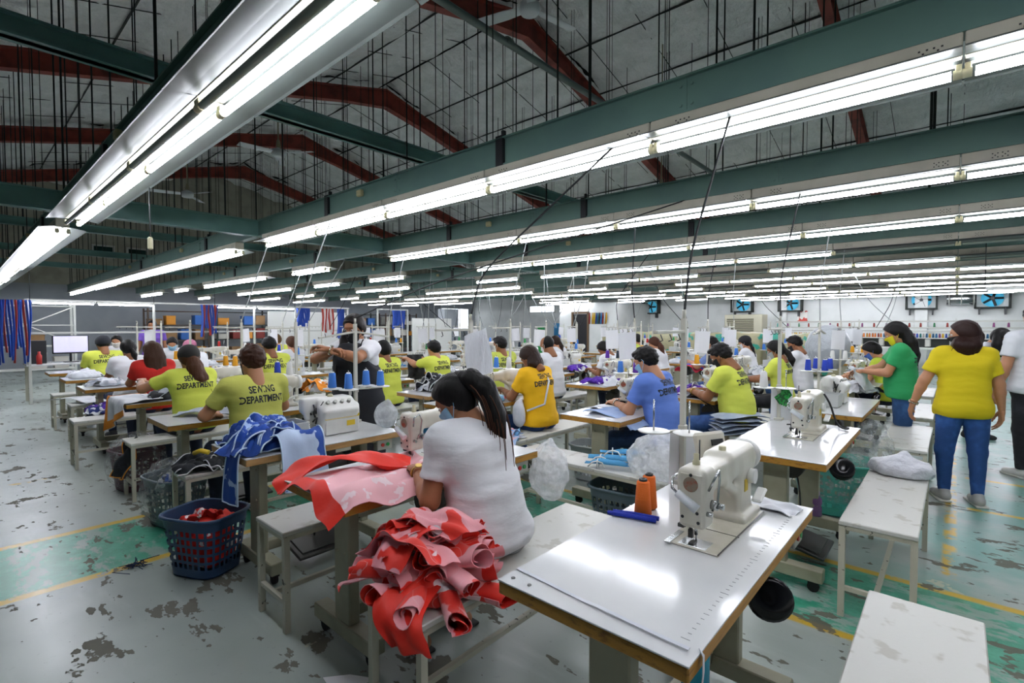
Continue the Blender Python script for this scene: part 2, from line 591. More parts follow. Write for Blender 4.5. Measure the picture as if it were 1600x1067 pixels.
m_purl = M('purlin_steel', '#2b302d', .6)
for sg in (-1, 1):
    n = int(abs((Y0 if sg < 0 else Y1) - RIDGE_Y) / math.cos(ang) / STRIP) + 1
    for i in range(n):
        d = i * STRIP
        yy = RIDGE_Y + sg * d * math.cos(ang); zz = RIDGE_Z + .2 - d * math.sin(ang)
        MB().box(((X0 + X1) / 2, yy, zz - .012), (X1 - X0, .02, .03)).obj('purlin', m_purl, ceiling)

for sg in (-1, 1):
    ye = Y0 if sg < 0 else Y1
    for xx in np.arange(X0 + .8, X1, 1.17):
        L = abs(ye - RIDGE_Y) / math.cos(ang)
        MB().box((xx, (ye + RIDGE_Y) / 2, (roof_z(ye) + RIDGE_Z) / 2 + .145), (.010, L, .012), 0, 0, rot('X', -sg * math.degrees(ang))).obj('seam_wire', m_purl, ceiling)

# ---- steel: red portal rafters, purlin rods, teal cross beams
m_red = M('red_oxide_steel', '#8a3e30', .6, col2='#6a2c22', nscale=3)
m_teal = M('teal_steel', '#6d9690', .45, col2='#5f8781', nscale=2)
m_green = M('green_steel', '#5a7a70', .45, col2='#51706a', nscale=2.5)
m_rod = M('dark_rod', '#222825', .6, metal=.4)
m_grey = M('grey_conduit', '#6f7a76', .45, metal=.5)
fr_names = ['farthest', 'next to farthest', 'third from farthest', 'over the sewing floor middle', 'above the camera side', 'nearest']
for i, fx in enumerate(FRAMES):
    b = MB()
    for sg in (-1, 1):
        ye = Y0 + .1 if sg < 0 else Y1 - .1
        pts = [(RIDGE_Y, RIDGE_Z), (RIDGE_Y + sg * 1.2, roof_z(RIDGE_Y + 1.2) - .02), (ye, roof_z(ye))]
        for (ya, za), (yb, zb) in zip(pts[:-1], pts[1:]):
            for w, t0, t1 in ((.17, .0, .03), (.03, .03, .27), (.17, .27, .30)):
                vs = []
                for (yy, zz) in ((ya, za), (yb, zb)):
                    dp = .16 if abs(yy - RIDGE_Y) < .1 else (.06 if abs(yy - RIDGE_Y) < 1.3 else 0)
                    for sx in (-1, 1):
                        for tt in (t0, t1): vs.append((fx + sx * w / 2, yy, zz - tt - (dp if tt > .2 else 0) + .04))
                b.raw(vs, [(0, 1, 3, 2), (4, 6, 7, 5), (0, 4, 5, 1), (2, 3, 7, 6), (0, 2, 6, 4), (1, 5, 7, 3)], 0, False)
    o = b.obj('roof_rafter', m_red)
    tag(o, 'red-brown bent steel roof rafter, %s' % ('counting from the far end, ' + ORD[i]), 'rafter', 'red steel roof rafters')
for i, (xx, zz, hh, ya, yb) in enumerate(((-3.55, 2.93, .11, -6.9, 9.5), (-6.55, 2.60, .2, -6.9, 21), (-10.2, 2.95, .12, -6.9, 20), (-13.6, 2.95, .12, -6.9, 20), (-16.8, 2.95, .12, -6.9, 20), (1.9, 2.95, .12, 2, 20))):
    b = MB()
    b.box((xx, (ya + yb) / 2, zz + hh / 2), (.05, yb - ya, hh))
    for e in (.006, hh - .006): b.box((xx, (ya + yb) / 2, zz + e), (.11, yb - ya, .012))
    tag(b.obj('cross_beam', m_teal), 'teal steel cross beam above the light rows, %s from the right' % ORD[[1, 2, 3, 4, 5, 0][i]], 'beam', 'teal cross beams')
b = MB(); b.tube([(-2.64, -6.8, 3.72), (-2.64, 3, 3.68), (-2.64, 14, 3.64)], .028, 8)
o = b.obj('conduit_pipe', m_grey); tag(o, 'grey steel pipe running under the foil roof', 'pipe')
for yy in (.5, 2.9, 5.2, 8): MB().cyl((-2.64, yy, 3.69), (-2.64, yy + .06, 3.69), .036, n=8).obj('coupling', m_grey, o)

# ---- light tracks: green beam, hangers; each lamp is a thing of its own
YR = [.81 + 1.805 * i for i in range(12)]
m_housing = M('cream_housing', '#b9b6a4', .5, col2='#a9a694', nscale=3)
m_refl = M('polished_reflector', '#aab2ad', .16, metal=.85, col2='#98a29c', nscale=4)
def refl_mat():
    t = NT('acrylic_reflector')
    t.put(t.b.inputs['Base Color'], t.mix(t.step(t.noise(4, t.pos(), 2), .35, .7), lin('#4e5450'), lin('#474c49')))
    t.b.inputs['Metallic'].default_value = .35; t.b.inputs['Roughness'].default_value = .34; t.b.inputs['Specular IOR Level'].default_value = .2
    tr = t.n('ShaderNodeBsdfTranslucent'); tr.inputs[0].default_value = (.34, .38, .36, 1)
    mx = t.n('ShaderNodeMixShader'); mx.inputs[0].default_value = .13
    t.t.links.new(t.b.outputs[0], mx.inputs[1]); t.t.links.new(tr.outputs[0], mx.inputs[2])
    t.t.links.new(mx.outputs[0], t.t.nodes['Material Output'].inputs[0])
    return t.m
m_refl = refl_mat()
m_lit = M('burning_tube', '#f2f4ff', .3, emit=TUBE)
m_off = M('unlit_tube', '#7f8a80', .12)
m_hold = M('lamp_holder', '#c4bf9d', .5)
m_black = M('black_plastic', '#15171a', .45)
m_blk = M('black_rubber', '#0e0f10', .7)
m_white = M('white_plastic', '#e4e5e0', .4)
FL = 1.27
hb = MB(); hb.box((-FL / 2, 0, .075), (FL - .006, .11, .09), 0, .004)
mesh_housing = hb.mesh('housing', m_housing)
kb = MB()
for ex in (-.12, -FL + .16):
    for dx in (0, .045):
        for a in range(5):
            c = [(0, 0), (.012, .012), (-.012, .012), (.012, -.012), (-.012, -.012)][a]
            for sy in (-1, 1):
                kb.box((ex + dx + c[0], sy * .0555, .075 + c[1]), (.007, .002, .006))
mesh_knock = kb.mesh('knockouts', m_black)
rb = MB()
prof = [(-.19, .008), (-.18, .015), (-.10, .028), (-.055, .033), (-.02, .031), (0, .022), (.02, .031), (.055, .033), (.10, .028), (.18, .015), (.19, .008)]
Pn = np.array([[(x, y, z) for (y, z) in prof] for x in (-.004, -FL / 2, -FL + .004)])
rb.grid(Pn, 0, False)
Pn2 = Pn.copy(); Pn2[..., 2] += .004
rb.grid(Pn2[::-1], 0, False)
mesh_refl = rb.mesh('reflector', m_refl)
def tubemesh(m): 
    b = MB(); b.tube([(-.035, 0, 0), (-FL + .035, 0, 0)], .018, 6, cap=False); return b.mesh('tube', m)
mesh_tube_on, mesh_tube_off = tubemesh(m_lit), tubemesh(m_off)
cb = MB()
for ex in (-.014,):
    cb.cyl((ex - .016, 0, 0), (ex + .012, 0, 0), .018, n=10)
    cb.box((ex, 0, .02), (.02, .03, .03), 0, .003)
mesh_holder = cb.mesh('lamp_holder', m_hold)
def lamp(row, k, x, n1, n2, z=0.0):
    lab = '%s fluorescent batten in %s light row from camera, %s lamp from right' % ('burning' if (n1 or n2) else 'dark', ORD[row], ORD[k])
    t = thing('light_fixture', lab, 'lamp', (x, YR[row], 2.485 + z), 0, [('housing', mesh_housing, None, [('knockouts', mesh_knock)]), ('reflector', mesh_refl)], 'fluorescent light fixtures')
    for dy, on in (((-.045, n1), (.045, n2)) if (row == 0 or (n1 and n2)) else ((0.0, n1 or n2),)):
        addpart(t, ('tube', mesh_tube_on if on else mesh_tube_off, (0, dy, -.018), [('lamp_holder', mesh_holder), ('lamp_holder', mesh_holder, (-FL + .028, 0, 0))]))
rod = MB(); rod.cyl((0, 0, 0), (0, 0, 1), 1, n=5)
mesh_rod = rod.mesh('hanger_rod', m_rod)
m_sock = M('yellowed_socket', '#b9b183', .5)
sb = MB(); sb.box((0, 0, 0), (.075, .04, .06), 0, .008); sb.cyl((-.015, -.021, 0), (-.015, -.023, 0), .008, n=8); sb.cyl((.015, -.021, 0), (.015, -.023, 0), .008, n=8)
mesh_sock = sb.mesh('socket', m_sock)
clb = MB(); clb.box((0, 0, .0), (.07, .10, .21), 0, .003); clb.box((0, 0, .12), (.02, .03, .06))
mesh_clamp = clb.mesh('clamp', m_black)
for r, y in enumerate(YR):
    t = thing('light_track', 'green steel beam carrying the %s light row from the camera' % ORD[r], 'beam', (0, y, 0), 0, group='green light beams')
    xl = -21.6 if r < 9 else (-15 if r < 11 else -8)
    b = MB()
    b.box(((4.6 + xl) / 2, 0, 2.705), (4.6 - xl, .05, .19))
    b.box(((4.6 + xl) / 2, 0, 2.796), (4.6 - xl, .10, .01)); b.box(((4.6 + xl) / 2, 0, 2.614), (4.6 - xl, .09, .01))
    for xx in np.arange(4.0, xl, -2.54):
        b.box((xx, -.026, 2.705), (.006, .004, .19))
        for dx in (-.03, .03):
            for dz in (-.05, .05): b.cyl((xx + dx, -.026, 2.705 + dz), (xx + dx, -.032, 2.705 + dz), .009, n=6)
    b.obj('beam', m_green, t)
    rr = random.Random(r)
    if r < 8:
        xs = np.arange(1.6, xl, -.62 if r < 3 else (-.9 if r < 6 else -1.6))
        for xx in xs:
            xx += rr.uniform(-.2, .2)
            yy = rr.choice((0, 0, .03, -.03))
            top = roof_z(y) + .1
            o = link('hanger_rod', mesh_rod, t, (xx, yy, 2.79))
            rad = rr.choice((.004, .006, .006, .009)); o.scale = (rad, rad, top - 2.79)
            if rr.random() < .35:
                o = link('hanger_rod', mesh_rod, t, (xx + .06, yy, 2.79)); o.scale = (.004, .004, top - 2.79)
    for xx in (-1.9 - .3 * (r % 3), -4.6, -8.2, -12.0):
        if r < 6: link('clamp', mesh_clamp, t, (xx - .2 * r, 0, 2.71))
    for xx in (-4.05 - .1 * r, -9.5, -13):
        if r < 6: link('socket', mesh_sock, t, (xx, -.06, 2.72))
    # lamps
    k = 0
    for i in range(-3, 5):
        x = -FL * i + .0
        if i < -1 and r % 2: continue
        on = (False, True) if r < 1 else (True, False)
        if rr.random() < .12 and r > 3: on = (False, False)
        lamp(r, k, x, *on); k += 1
    nfar = 11 if r < 9 else (6 if r < 11 else 0)
    for i in range(nfar):
        x = -6.95 - .25 * (r % 2) - FL * i
        if r > 1 and rr.random() < .33: continue
        on = (True, True) if (r == 0 and i < 4) else (True, rr.random() < .3)
        lamp(r, k, x, *on); k += 1

# lower free-hanging lamps over the wrapping tables
def strut_lamp(x, y, z, L, n, rz, label):
    t = thing('hanging_lamp', label, 'lamp', (x, y, z), rz)
    for i in range(n):
        b = MB(); b.box((-L * i - L / 2, 0, .03), (L - .02, .06, .04), 0, .004); b.obj('housing', m_white, t)
        b = MB(); b.tube([(-L * i - .04, 0, 0), (-L * i - L + .04, 0, 0)], .016, 6, cap=False); b.obj('tube', m_lit, t)
    for i in (0, n): MB().cyl((-L * i, 0, .05), (-L * i, 0, .95), .005, n=5).obj('hanger_rod', m_rod, t)
strut_lamp(-13.0, 4.15, 1.92, .95, 2, -PI / 2, 'bare white tube lamp on the rack frame, right pair')
strut_lamp(-13.0, 1.02, 1.92, .97, 2, -PI / 2, 'bare white tube lamp on the rack frame above the computer, left pair')
strut_lamp(1.5, 8.6, 1.92, 1.24, 1, 0, 'low hanging tube lamp near the right edge of the hall')

# ---- ceiling fans
m_fan = M('white_fan', '#cfd6d8', .4)
def fan(x, y, z, L, a, label):
    t = thing('ceiling_fan', label, 'fan', (x, y, z), a)
    b = MB(); b.lathe([(.03, -.09), (.11, -.08), (.13, -.03), (.12, .04), (.05, .07), (.02, .09)], n=20); b.obj('motor', m_fan, t)
    MB().cyl((0, 0, .08), (0, 0, roof_z(y) - z + .1), .014, n=8).obj('downrod', M('beige_rod', '#8c8a70', .5), t)
    MB().lathe([(.02, .05), (.045, .1), (.03, .22), (.015, .24)], n=12).obj('canopy', M('beige_rod'), t)
    for k in range(3):
        a2 = 2 * PI * k / 3
        U, V = np.meshgrid(np.linspace(.12, L, 7), np.linspace(-1, 1, 3), indexing='ij')
        w = .05 + .025 * np.minimum((U - .12) / .2, 1)
        P = np.stack([U, V * w, -.01 + V * .015 - .02 * (U - .12) / L], -1)
        P2 = P.copy(); P2[..., 2] -= .006
        b = MB(); b.grid(P); b.grid(P2[:, ::-1])
        o = b.obj('blade', m_fan, t); o.rotation_euler = (0, 0, a2)
fan(-9.7, 4.24, 4.78, .72, .55, 'white three-blade ceiling fan above the second light row')
fan(-13.29, 3.72, 4.52, .72, .35, 'white ceiling fan hanging farthest back at left')
fan(-4.04, 4.88, 5.44, .74, 1.35, 'large white ceiling fan at the top edge of the view')
fan(-4.5, 9.6, 4.2, .7, .2, 'small white ceiling fan behind the third light row')
# ------------------------------------------------------------------ prototypes of the sewing stations
def laminate():
    t = NT('white_laminate')
    P = t.pos()
    a = t.noise(1.8, P, 3, .6)
    sc = t.noise(30, P, 3, .7, stretch=(1, .25, 1))
    t.put(t.b.inputs['Base Color'], t.mix(t.step(a, .35, .7), lin('#dddedd'), lin('#cfd2d2')))
    t.put(t.b.inputs['Roughness'], t.math('ADD', .07, t.math('MULTIPLY', sc, .10)))
    t.bump(t.noise(45, P, 2, .5), .03, .002)
    return t.m
m_lam = laminate()
m_wood = M('yellow_wood_edge', '#b07f2c', .5, col2='#7d521c', nscale=5, lo=.5, hi=.75, stretch=(6, 1.2, 14), bump=.2, bscale=30)
m_wood2 = M('pale_wood_edge', '#b8905c', .55, col2='#a47c48', nscale=6, stretch=(1, 1, 8))
m_stand = M('olive_cream_steel', '#a5a38c', .45, col2='#918f78', nscale=4)
m_pale = M('pale_metal', '#a9aaa2', .4, metal=.3)
m_cast = M('cream_casting', '#d6d3c6', .3, col2='#cbc7b6', nscale=5)
m_castw = M('white_casting', '#dcdcd6', .3, col2='#d0d0ca', nscale=6)
m_steel = M('bright_steel', '#b9bcbd', .25, metal=1.0)
m_dsteel = M('dark_steel', '#4a4a48', .4, metal=.8)
m_bench = M('bench_white', '#cfcfc8', .4, col2='#b9b7ac', nscale=9, lo=.58, hi=.66, bump=.05, bscale=60)
m_bleg = M('chipped_cream_leg', '#c3c0ae', .5, col2='#4c473c', nscale=28, lo=.66, hi=.69)
m_yel = M('yellow_label', '#d8b92b', .5)
m_blue = M('blue_plastic', '#2c5fb4', .4)
m_redp = M('red_plastic', '#b8302a', .4)
m_grn = M('green_plastic', '#2a9a4c', .4)

def table_parts(L=1.24, W=.56, wood=None, knee=True):
    p = []
    b = MB(); b.box((0, 0, .768), (W, L, .005), 0, .001)
    top = b.mesh('table_top', m_lam)
    b = MB(); b.box((0, 0, .747), (W - .003, L - .003, .038), 0, .004)
    p.append(('table_top', top, None, [('wood_core', b.mesh('wood_core', wood or m_wood))]))
    b = MB(); b.box((0, 0, .717), (.1, L - .16, .022), 0, .003)
    for y in (-1, 1): b.box((0, y * (L / 2 - .17), .719), (W - .08, .07, .02), 0, .003)
    p.append(('under_frame', b.mesh('under_frame', m_stand)))
    for sy in (-1, 1):
        y = sy * (L / 2 - .17)
        b = MB(); b.box((0, y, .40), (.13, .055, .62), 0, .006)
        for dx in (-.035, .035): b.cyl((dx, y + sy * .026, .64), (dx, y + sy * .034, .64), .009, n=6); b.cyl((dx, y + sy * .026, .46), (dx, y + sy * .034, .46), .006, n=6)
        leg = b.mesh('leg', m_stand)
        b = MB(); b.box((0, y, .10), (.50, .075, .07), 0, .005)
        foot = b.mesh('foot_bar', m_stand)
        subs = [('foot_bar', foot)]
        for sx in (-1, 1):
            b = MB(); b.cyl((sx * .20, y - .012, .03), (sx * .20, y + .012, .03), .03, n=12); b.box((sx * .20, y, .055), (.05, .04, .02))
            subs.append(('caster', b.mesh('caster', m_blk)))
        p.append(('leg', leg, None, subs))
    b = MB(); b.box((-.06, 0, .13), (.05, L - .34, .06), 0, .004); p.append(('cross_bar', b.mesh('cross_bar', m_stand)))
    b = MB(); b.box((.08, -.02, .11), (.26, .34, .02), 0, .006, rot('Y', 12)); b.box((.08, -.02, .125), (.2, .28, .008), 0, .003, rot('Y', 12))
    p.append(('treadle', b.mesh('treadle', m_dsteel)))
    b = MB(); b.cyl((-.02, .0, .56), (-.02, .22, .56), .065, n=18); b.cyl((-.02, .22, .56), (-.02, .30, .56), .05, n=14); b.box((-.02, .1, .66), (.10, .1, .10), 0, .005)
    p.append(('motor', b.mesh('motor', m_dsteel)))
    b = MB(); b.tube([(.05, -.02, .14), (.03, .02, .4), (.0, .08, .5)], .006, 6); p.append(('pedal_rod', b.mesh('pedal_rod', m_dsteel)))
    if knee:
        b = MB(); b.lathe([(.0, -.006), (.056, -.006), (.066, -.012), (.074, -.006), (.074, .006), (.06, .012), (0, .012)], (W / 2 - .045, .19, .565), 26, 0, rot('Z', 25) @ rot('X', 82))
        b.tube([(W / 2 - .045, .20, .565), (W / 2 - .1, .24, .62), (W / 2 - .12, .26, .71)], .007, 6)
        p.append(('knee_lifter', b.mesh('knee_lifter', M('knee_pad', '#101114', .15))))
    b = MB(); b.box((W / 2 - .05, L / 2 - .12, .69), (.05, .12, .07), 0, .004)
    sw = b.mesh('switch_box', m_pale)
    b = MB(); b.cyl((W / 2 - .026, L / 2 - .14, .69), (W / 2 - .018, L / 2 - .14, .69), .012, n=10); r_ = b.mesh('stop_button', m_redp)
    b = MB(); b.cyl((W / 2 - .026, L / 2 - .10, .69), (W / 2 - .018, L / 2 - .10, .69), .012, n=10); g_ = b.mesh('start_button', m_grn)
    p.append(('switch_box', sw, None, [('stop_button', r_), ('start_button', g_)]))
    return p
TABLE = table_parts()
TABLE_S = table_parts(1.02, .54, m_wood2, False)

def bench_parts(L=1.28, W=.32, H=.5):
    p = []
    b = MB(); b.box((0, 0, H - .012), (W, L, .024), 0, .004); p.append(('seat', b.mesh('seat', m_bench)))
    for sx in (-1, 1):
        for sy in (-1, 1):
            b = MB(); b.box((sx * (W / 2 - .015), sy * (L / 2 - .02), (H - .03) / 2), (.028, .028, H - .03)); p.append(('leg', b.mesh('leg', m_bleg)))
    b = MB()
    for sx in (-1, 1): b.box((sx * (W / 2 - .015), 0, H - .035), (.022, L - .04, .022))
    for sy in (-1, 1): b.box((0, sy * (L / 2 - .02), H - .035), (W - .03, .022, .022))
    p.append(('seat_frame', b.mesh('seat_frame', m_bleg)))
    for sy in (-1, 1):
        b = MB(); b.box((0, sy * (L / 2 - .02), .15), (W - .04, .022, .022)); p.append(('end_rail', b.mesh('end_rail', m_bleg)))
    b = MB(); b.box((.0, 0, .15), (.022, L - .05, .022)); p.append(('stretcher', b.mesh('stretcher', m_bleg)))
    return p
BENCH = bench_parts()

# ---- lockstitch machine: needle at the origin, body runs to +y, operator at +x
def lock_parts(m, fine=.0055):
    s = SDF((-.12, -.08, -.01), (.12, .56, .33), fine)
    s.box((0, .355, .11), (.052, .075, .12), .022, k=.0)
    s.box((0, .36, .012), (.075, .10, .018), .012, k=.02)
    s.box((-.004, .20, .215), (.047, .25, .043), .02, k=.03)
    s.box((-.004, .33, .225), (.052, .13, .045), .022, k=.03)
    s.box((0, .002, .165), (.042, .046, .098), .014, k=.012)
    s.cone((0, .43, .21), (0, .475, .21), .055, .05, .015)
    s.cone((.03, .16, .17), (.03, .28, .12), .012, .02, .03)
    P = [('body', s.mesh('body', m))]
    b = MB(); b.box((0, .205, .004), (.178, .50, .008), 0, .003)
    bed = b.mesh('bed_plate', M('bed_cream', '#c9c6b6', .25, col2='#bdb9a6', nscale=8))
    b = MB(); b.box((0, -.005, .0088), (.09, .07, .002), 0, .0008); b.box((-.075, -.0, .009), (.02, .12, .002)); npl = b.mesh('needle_plate', m_steel)
    b = MB(); b.box((-.0, .135, .0085), (.19, .002, .002)); b.box((.088, .2, .0085), (.004, .5, .002)); gap = b.mesh('bed_seam', m_dsteel)
    P.append(('bed_plate', bed, None, [('needle_plate', npl), ('bed_seam', gap)]))
    b = MB(); b.box((0, -.047, .165), (.074, .008, .17), 0, .012)
    face = b.mesh('face_plate', m)
    b = MB(); b.cyl((0, -.050, .215), (0, -.0535, .215), .024, n=20); badge = b.mesh('badge', M('badge_metal', '#9a8c7a', .3, metal=.6, col2='#b04a30', nscale=30))
    b = MB()
    for x, z in ((0, .245), (-.002, .155), (.022, .125), (-.026, .105), (.026, .095)): b.cyl((x, -.050, z), (x, -.0525, z), .0055, n=8)
    P.append(('face_plate', face, None, [('badge', badge), ('screw_heads', b.mesh('screw_heads', m_black))]))
    b = MB(); b.cyl((0, 0, .035), (0, 0, .09), .006, n=8); b.cyl((0, 0, .012), (0, 0, .04), .0022, n=6); P.append(('needle_bar', b.mesh('needle_bar', m_steel)))
    b = MB(); b.cyl((-.018, .0, .03), (-.018, .0, .1), .006, n=8); b.box((-.018, 0, .035), (.016, .014, .03), 0, .002); b.box((-.006, -.012, .012), (.018, .035, .005), 0, .001)
    P.append(('presser_foot', b.mesh('presser_foot', m_dsteel)))
    b = MB(); b.tube([(-.055, -.01, .235), (-.06, -.055, .225), (-.052, -.075, .20), (-.03, -.078, .185)], .0045, 6)
    gw = b.mesh('thread_guard', m_steel)
    b = MB(); b.tube([(-.035, -.077, .188), (.03, -.072, .145)], [.013, .016], 10); P.append(('thread_guard', gw, None, [('finger_guard', b.mesh('finger_guard', M('milky_plastic', '#d8dde0', .3)))]))
    b = MB(); b.tube([(.05, -.03, .20), (.075, -.045, .25), (.075, -.01, .265), (.07, .01, .23), (.068, .0, .16), (.055, -.01, .13)], .004, 6); P.append(('take_up_guard', b.mesh('take_up_guard', m_steel)))
    b = MB(); b.cyl((.042, .02, .14), (.062, .02, .14), .016, n=14); b.cyl((.062, .02, .14), (.082, .02, .14), .010, n=10); b.cyl((.042, -.02, .12), (.06, -.02, .12), .008, n=8); P.append(('tension_discs', b.mesh('tension_discs', m_steel)))
    b = MB(); b.cyl((-.055, .06, .14), (-.062, .05, .03), .006, n=6); b.box((-.045, .01, .06), (.02, .06, .012)); P.append(('knee_lift_rod', b.mesh('knee_lift_rod', m_dsteel)))
    b = MB(); b.lathe([(.02, 0), (.055, .004), (.062, .015), (.06, .03), (.03, .038), (.0, .04)], (0, .478, .21), 22, 0, rot('X', -90)); P.append(('handwheel', b.mesh('handwheel', m_white)))
    b = MB(); b.cyl((.05, .375, .16), (.078, .375, .16), .028, n=16); P.append(('stitch_dial', b.mesh('stitch_dial', m_white)))
    b = MB(); b.box((.085, .40, .085), (.035, .09, .014), 0, .005, rot('X', 20)); P.append(('reverse_lever', b.mesh('reverse_lever', m_white)))
    b = MB(); b.lathe([(.016, .258), (.02, .262), (.013, .268), (.013, .285), (.010, .288)], (0, .24, .0), 12); P.append(('oil_cap', b.mesh('oil_cap', m_hold)))
    b = MB(); b.lathe([(.013, .255), (.013, .275), (.009, .28), (.009, .30), (.0, .302)], (-.01, .02, 0), 10); P.append(('pressure_knob', b.mesh('pressure_knob', m_hold)))
    b = MB(); b.cyl((-.03, .10, .25), (-.03, .10, .33), .0025, n=6); P.append(('spool_pin', b.mesh('spool_pin', m_dsteel)))
    b = MB(); b.box((.0535, .345, .13), (.002, .035, .045)); P.append(('warning_label', b.mesh('warning_label', m_yel)))
    b = MB(); b.tube([(-.03, .44, .25), (-.06, .47, .2), (-.07, .46, .08), (-.10, .42, .015), (-.16, .38, .012)], .005, 6); P.append(('cable', b.mesh('cable', m_blk)))
    return P
LOCK = lock_parts(m_cast)
LOCKW = [(p[0],) + p[1:] for p in LOCK]

def overlock_parts(m):
    s = SDF((-.14, -.12, -.01), (.16, .30, .31), .0065)
    s.box((0, .13, .10), (.095, .14, .10), .025)
    s.box((-.01, .12, .20), (.075, .13, .045), .035, k=.03)
    s.box((-.02, -.04, .2), (.035, .06, .05), .02, k=.02)
    s.cone((-.02, -.06, .2), (.01, -.07, .12), .03, .018, .02)
    s.box((.07, .12, .13), (.04, .13, .06), .02, k=.03, R=rot('Y', 25))
    P = [('body', s.mesh('body', m))]
    b = MB(); b.box((.1, .13, .055), (.012, .24, .10), 0, .004); P.append(('front_cover', b.mesh('front_cover', m)))
    b = MB(); b.box((.107, .13, .118), (.004, .25, .02)); b.box((.108, .19, .07), (.003, .06, .035)); P.append(('yellow_label', b.mesh('yellow_label', m_yel)))
    b = MB()
    for i in range(4): b.cyl((.06 + .005 * i, .04 + .05 * i, .205), (.09, .04 + .05 * i, .225), .013, .012, n=12)
    P.append(('tension_knobs', b.mesh('tension_knobs', m_pale)))
    b = MB(); b.cyl((.098, .14, .165), (.108, .14, .170), .024, n=16); P.append(('badge', b.mesh('badge', m_dsteel)))
    b = MB(); rr = random.Random(3)
    for i in range(16):
        x, y, z = rr.uniform(.0, .07), rr.uniform(-.05, .01), rr.uniform(.05, .2)
        b.cyl((x, y, z), (x + rr.uniform(-.02, .02), y + rr.uniform(-.02, .02), z + rr.uniform(.02, .05)), rr.uniform(.003, .008), n=6)
    P.append(('needle_works', b.mesh('needle_works', m_dsteel)))
    b = MB(); b.box((.0, -.02, .055), (.12, .1, .02), 0, .003); P.append(('needle_plate', b.mesh('needle_plate', m_steel)))
    b = MB()
    for c, z in (((.10, -.2, .06), (.006, .2, .11)), ((-.10, -.2, .06), (.006, .2, .11)), ((0, -.3, .06), (.2, .006, .11)), ((0, -.1, .06), (.2, .006, .11)), ((0, -.2, .01), (.2, .2, .008))): b.box(c, z, 0, .002)
    b.box((.0, -.2, .116), (.215, .215, .004), 0, .001) if False else None
    P.append(('waste_tray', b.mesh('waste_tray', M('tray_metal', '#c3c6c4', .35, metal=.4))))
    b = MB(); b.cyl((-.03, .26, .12), (-.03, .31, .12), .06, .055, n=18); P.append(('handwheel', b.mesh('handwheel', m_dsteel)))
    b = MB(); b.lathe([(.02, .24), (.02, .25), (.014, .262), (0, .265)], (0, .1, 0), 12); P.append(('oil_cap', b.mesh('oil_cap', m_hold)))
    return P
OVER = overlock_parts(m_castw)

# ---- thread stand: base on the table's far left corner
m_st = M('thread_stand_paint', '#c5c4b8', .4)
def stand_parts(n=2, Htop=.76, both=False):
    P = []
    b = MB(); b.box((0, 0, Htop / 2), (.022, .022, Htop)); b.box((0, 0, .01), (.06, .06, .02), 0, .003); b.cyl((0, 0, Htop), (0, 0, Htop + .04), .009, n=6); P.append(('pole', b.mesh('pole', m_st)))
    b = MB()
    for sg in ((-1, 1) if both else (-1,)):
        b.box((0, sg * .14, Htop - .06 - (.02 if both else 0)), (.02, .30, .014), 0, .002, rot('X', -8 * sg if both else 0))
    top = b.mesh('top_arm', m_st)
    b = MB()
    for i in range(3): b.tube([(.0, -.06 - .09 * i, Htop - .07), (.01, -.06 - .09 * i, Htop - .095), (-.005, -.06 - .09 * i, Htop - .1)], .003, 5)
    P.append(('top_arm', top, None, [('thread_hooks', b.mesh('thread_hooks', m_dsteel))]))
    pos = [(-.07, -.15), (.07, -.10), (-.05, .12), (.07, .17)][:n]
    b = MB()
    for x, y in pos: b.tube([(0, 0, .25), (x * .5, y * .5, .25), (x, y, .255)], .007, 6)
    b.box((0, 0, .25), (.034, .034, .05), 0, .004)
    P.append(('spool_arm', b.mesh('spool_arm', m_st)))
    for x, y in pos:
        b = MB(); b.lathe([(.0, .255), (.068, .258), (.070, .262), (.065, .264), (.0, .262)], (x, y, 0), 20)
        d = b.mesh('spool_dish', m_white)
        b = MB(); b.cyl((x, y, .262), (x, y, .40), .0035, n=6)
        P.append(('spool_dish', d, None, [('spool_pin', b.mesh('spool_pin', m_steel))]))
    return P, [(x, y, .265) for x, y in pos]
STAND2, SP2 = stand_parts(2)
STAND4, SP4 = stand_parts(4, .74, True)

spool_cache = {}
def spool_parts(hexc, r0=.031, r1=.023, h=.115):
    k = (hexc, r0, h)
    if k not in spool_cache:
        b = MB(); b.lathe([(r0 - .004, .004), (r0, .008), (r1, h - .006), (r1 - .005, h - .002)], n=18)
        th = b.mesh('thread', M('thread_' + hexc, hexc, .7, bump=.4, bscale=150, stretch=(.1, .1, 4), obj=True))
        b = MB(); b.lathe([(r0 - .006, 0), (r0 - .004, .006), (r1 - .008, h), (r1 - .009, h + .006), (.008, h + .006), (.006, h - .01)], n=14)
        spool_cache[k] = [('thread', th), ('cone_core', b.mesh('cone_core', m_black if hexc in ('#e8701c', '#e0701a') else m_white))]
    return spool_cache[k]
CN = {'#3f7fd6': 'light blue', '#2343b8': 'royal blue', '#e9e9e6': 'white', '#5b2a9e': 'purple', '#1e2a3a': 'navy', '#e8701c': 'orange', '#e8a41c': 'golden yellow', '#15171a': 'black', '#c22b25': 'red', '#2f8f4c': 'green'}
def spool(hexc, loc, where, r0=.031, r1=.023, h=.115, group=None):
    return thing('thread_cone', '%s thread cone %s' % (CN[hexc], where), 'thread', loc, 0, spool_parts(hexc, r0, r1, h), group)

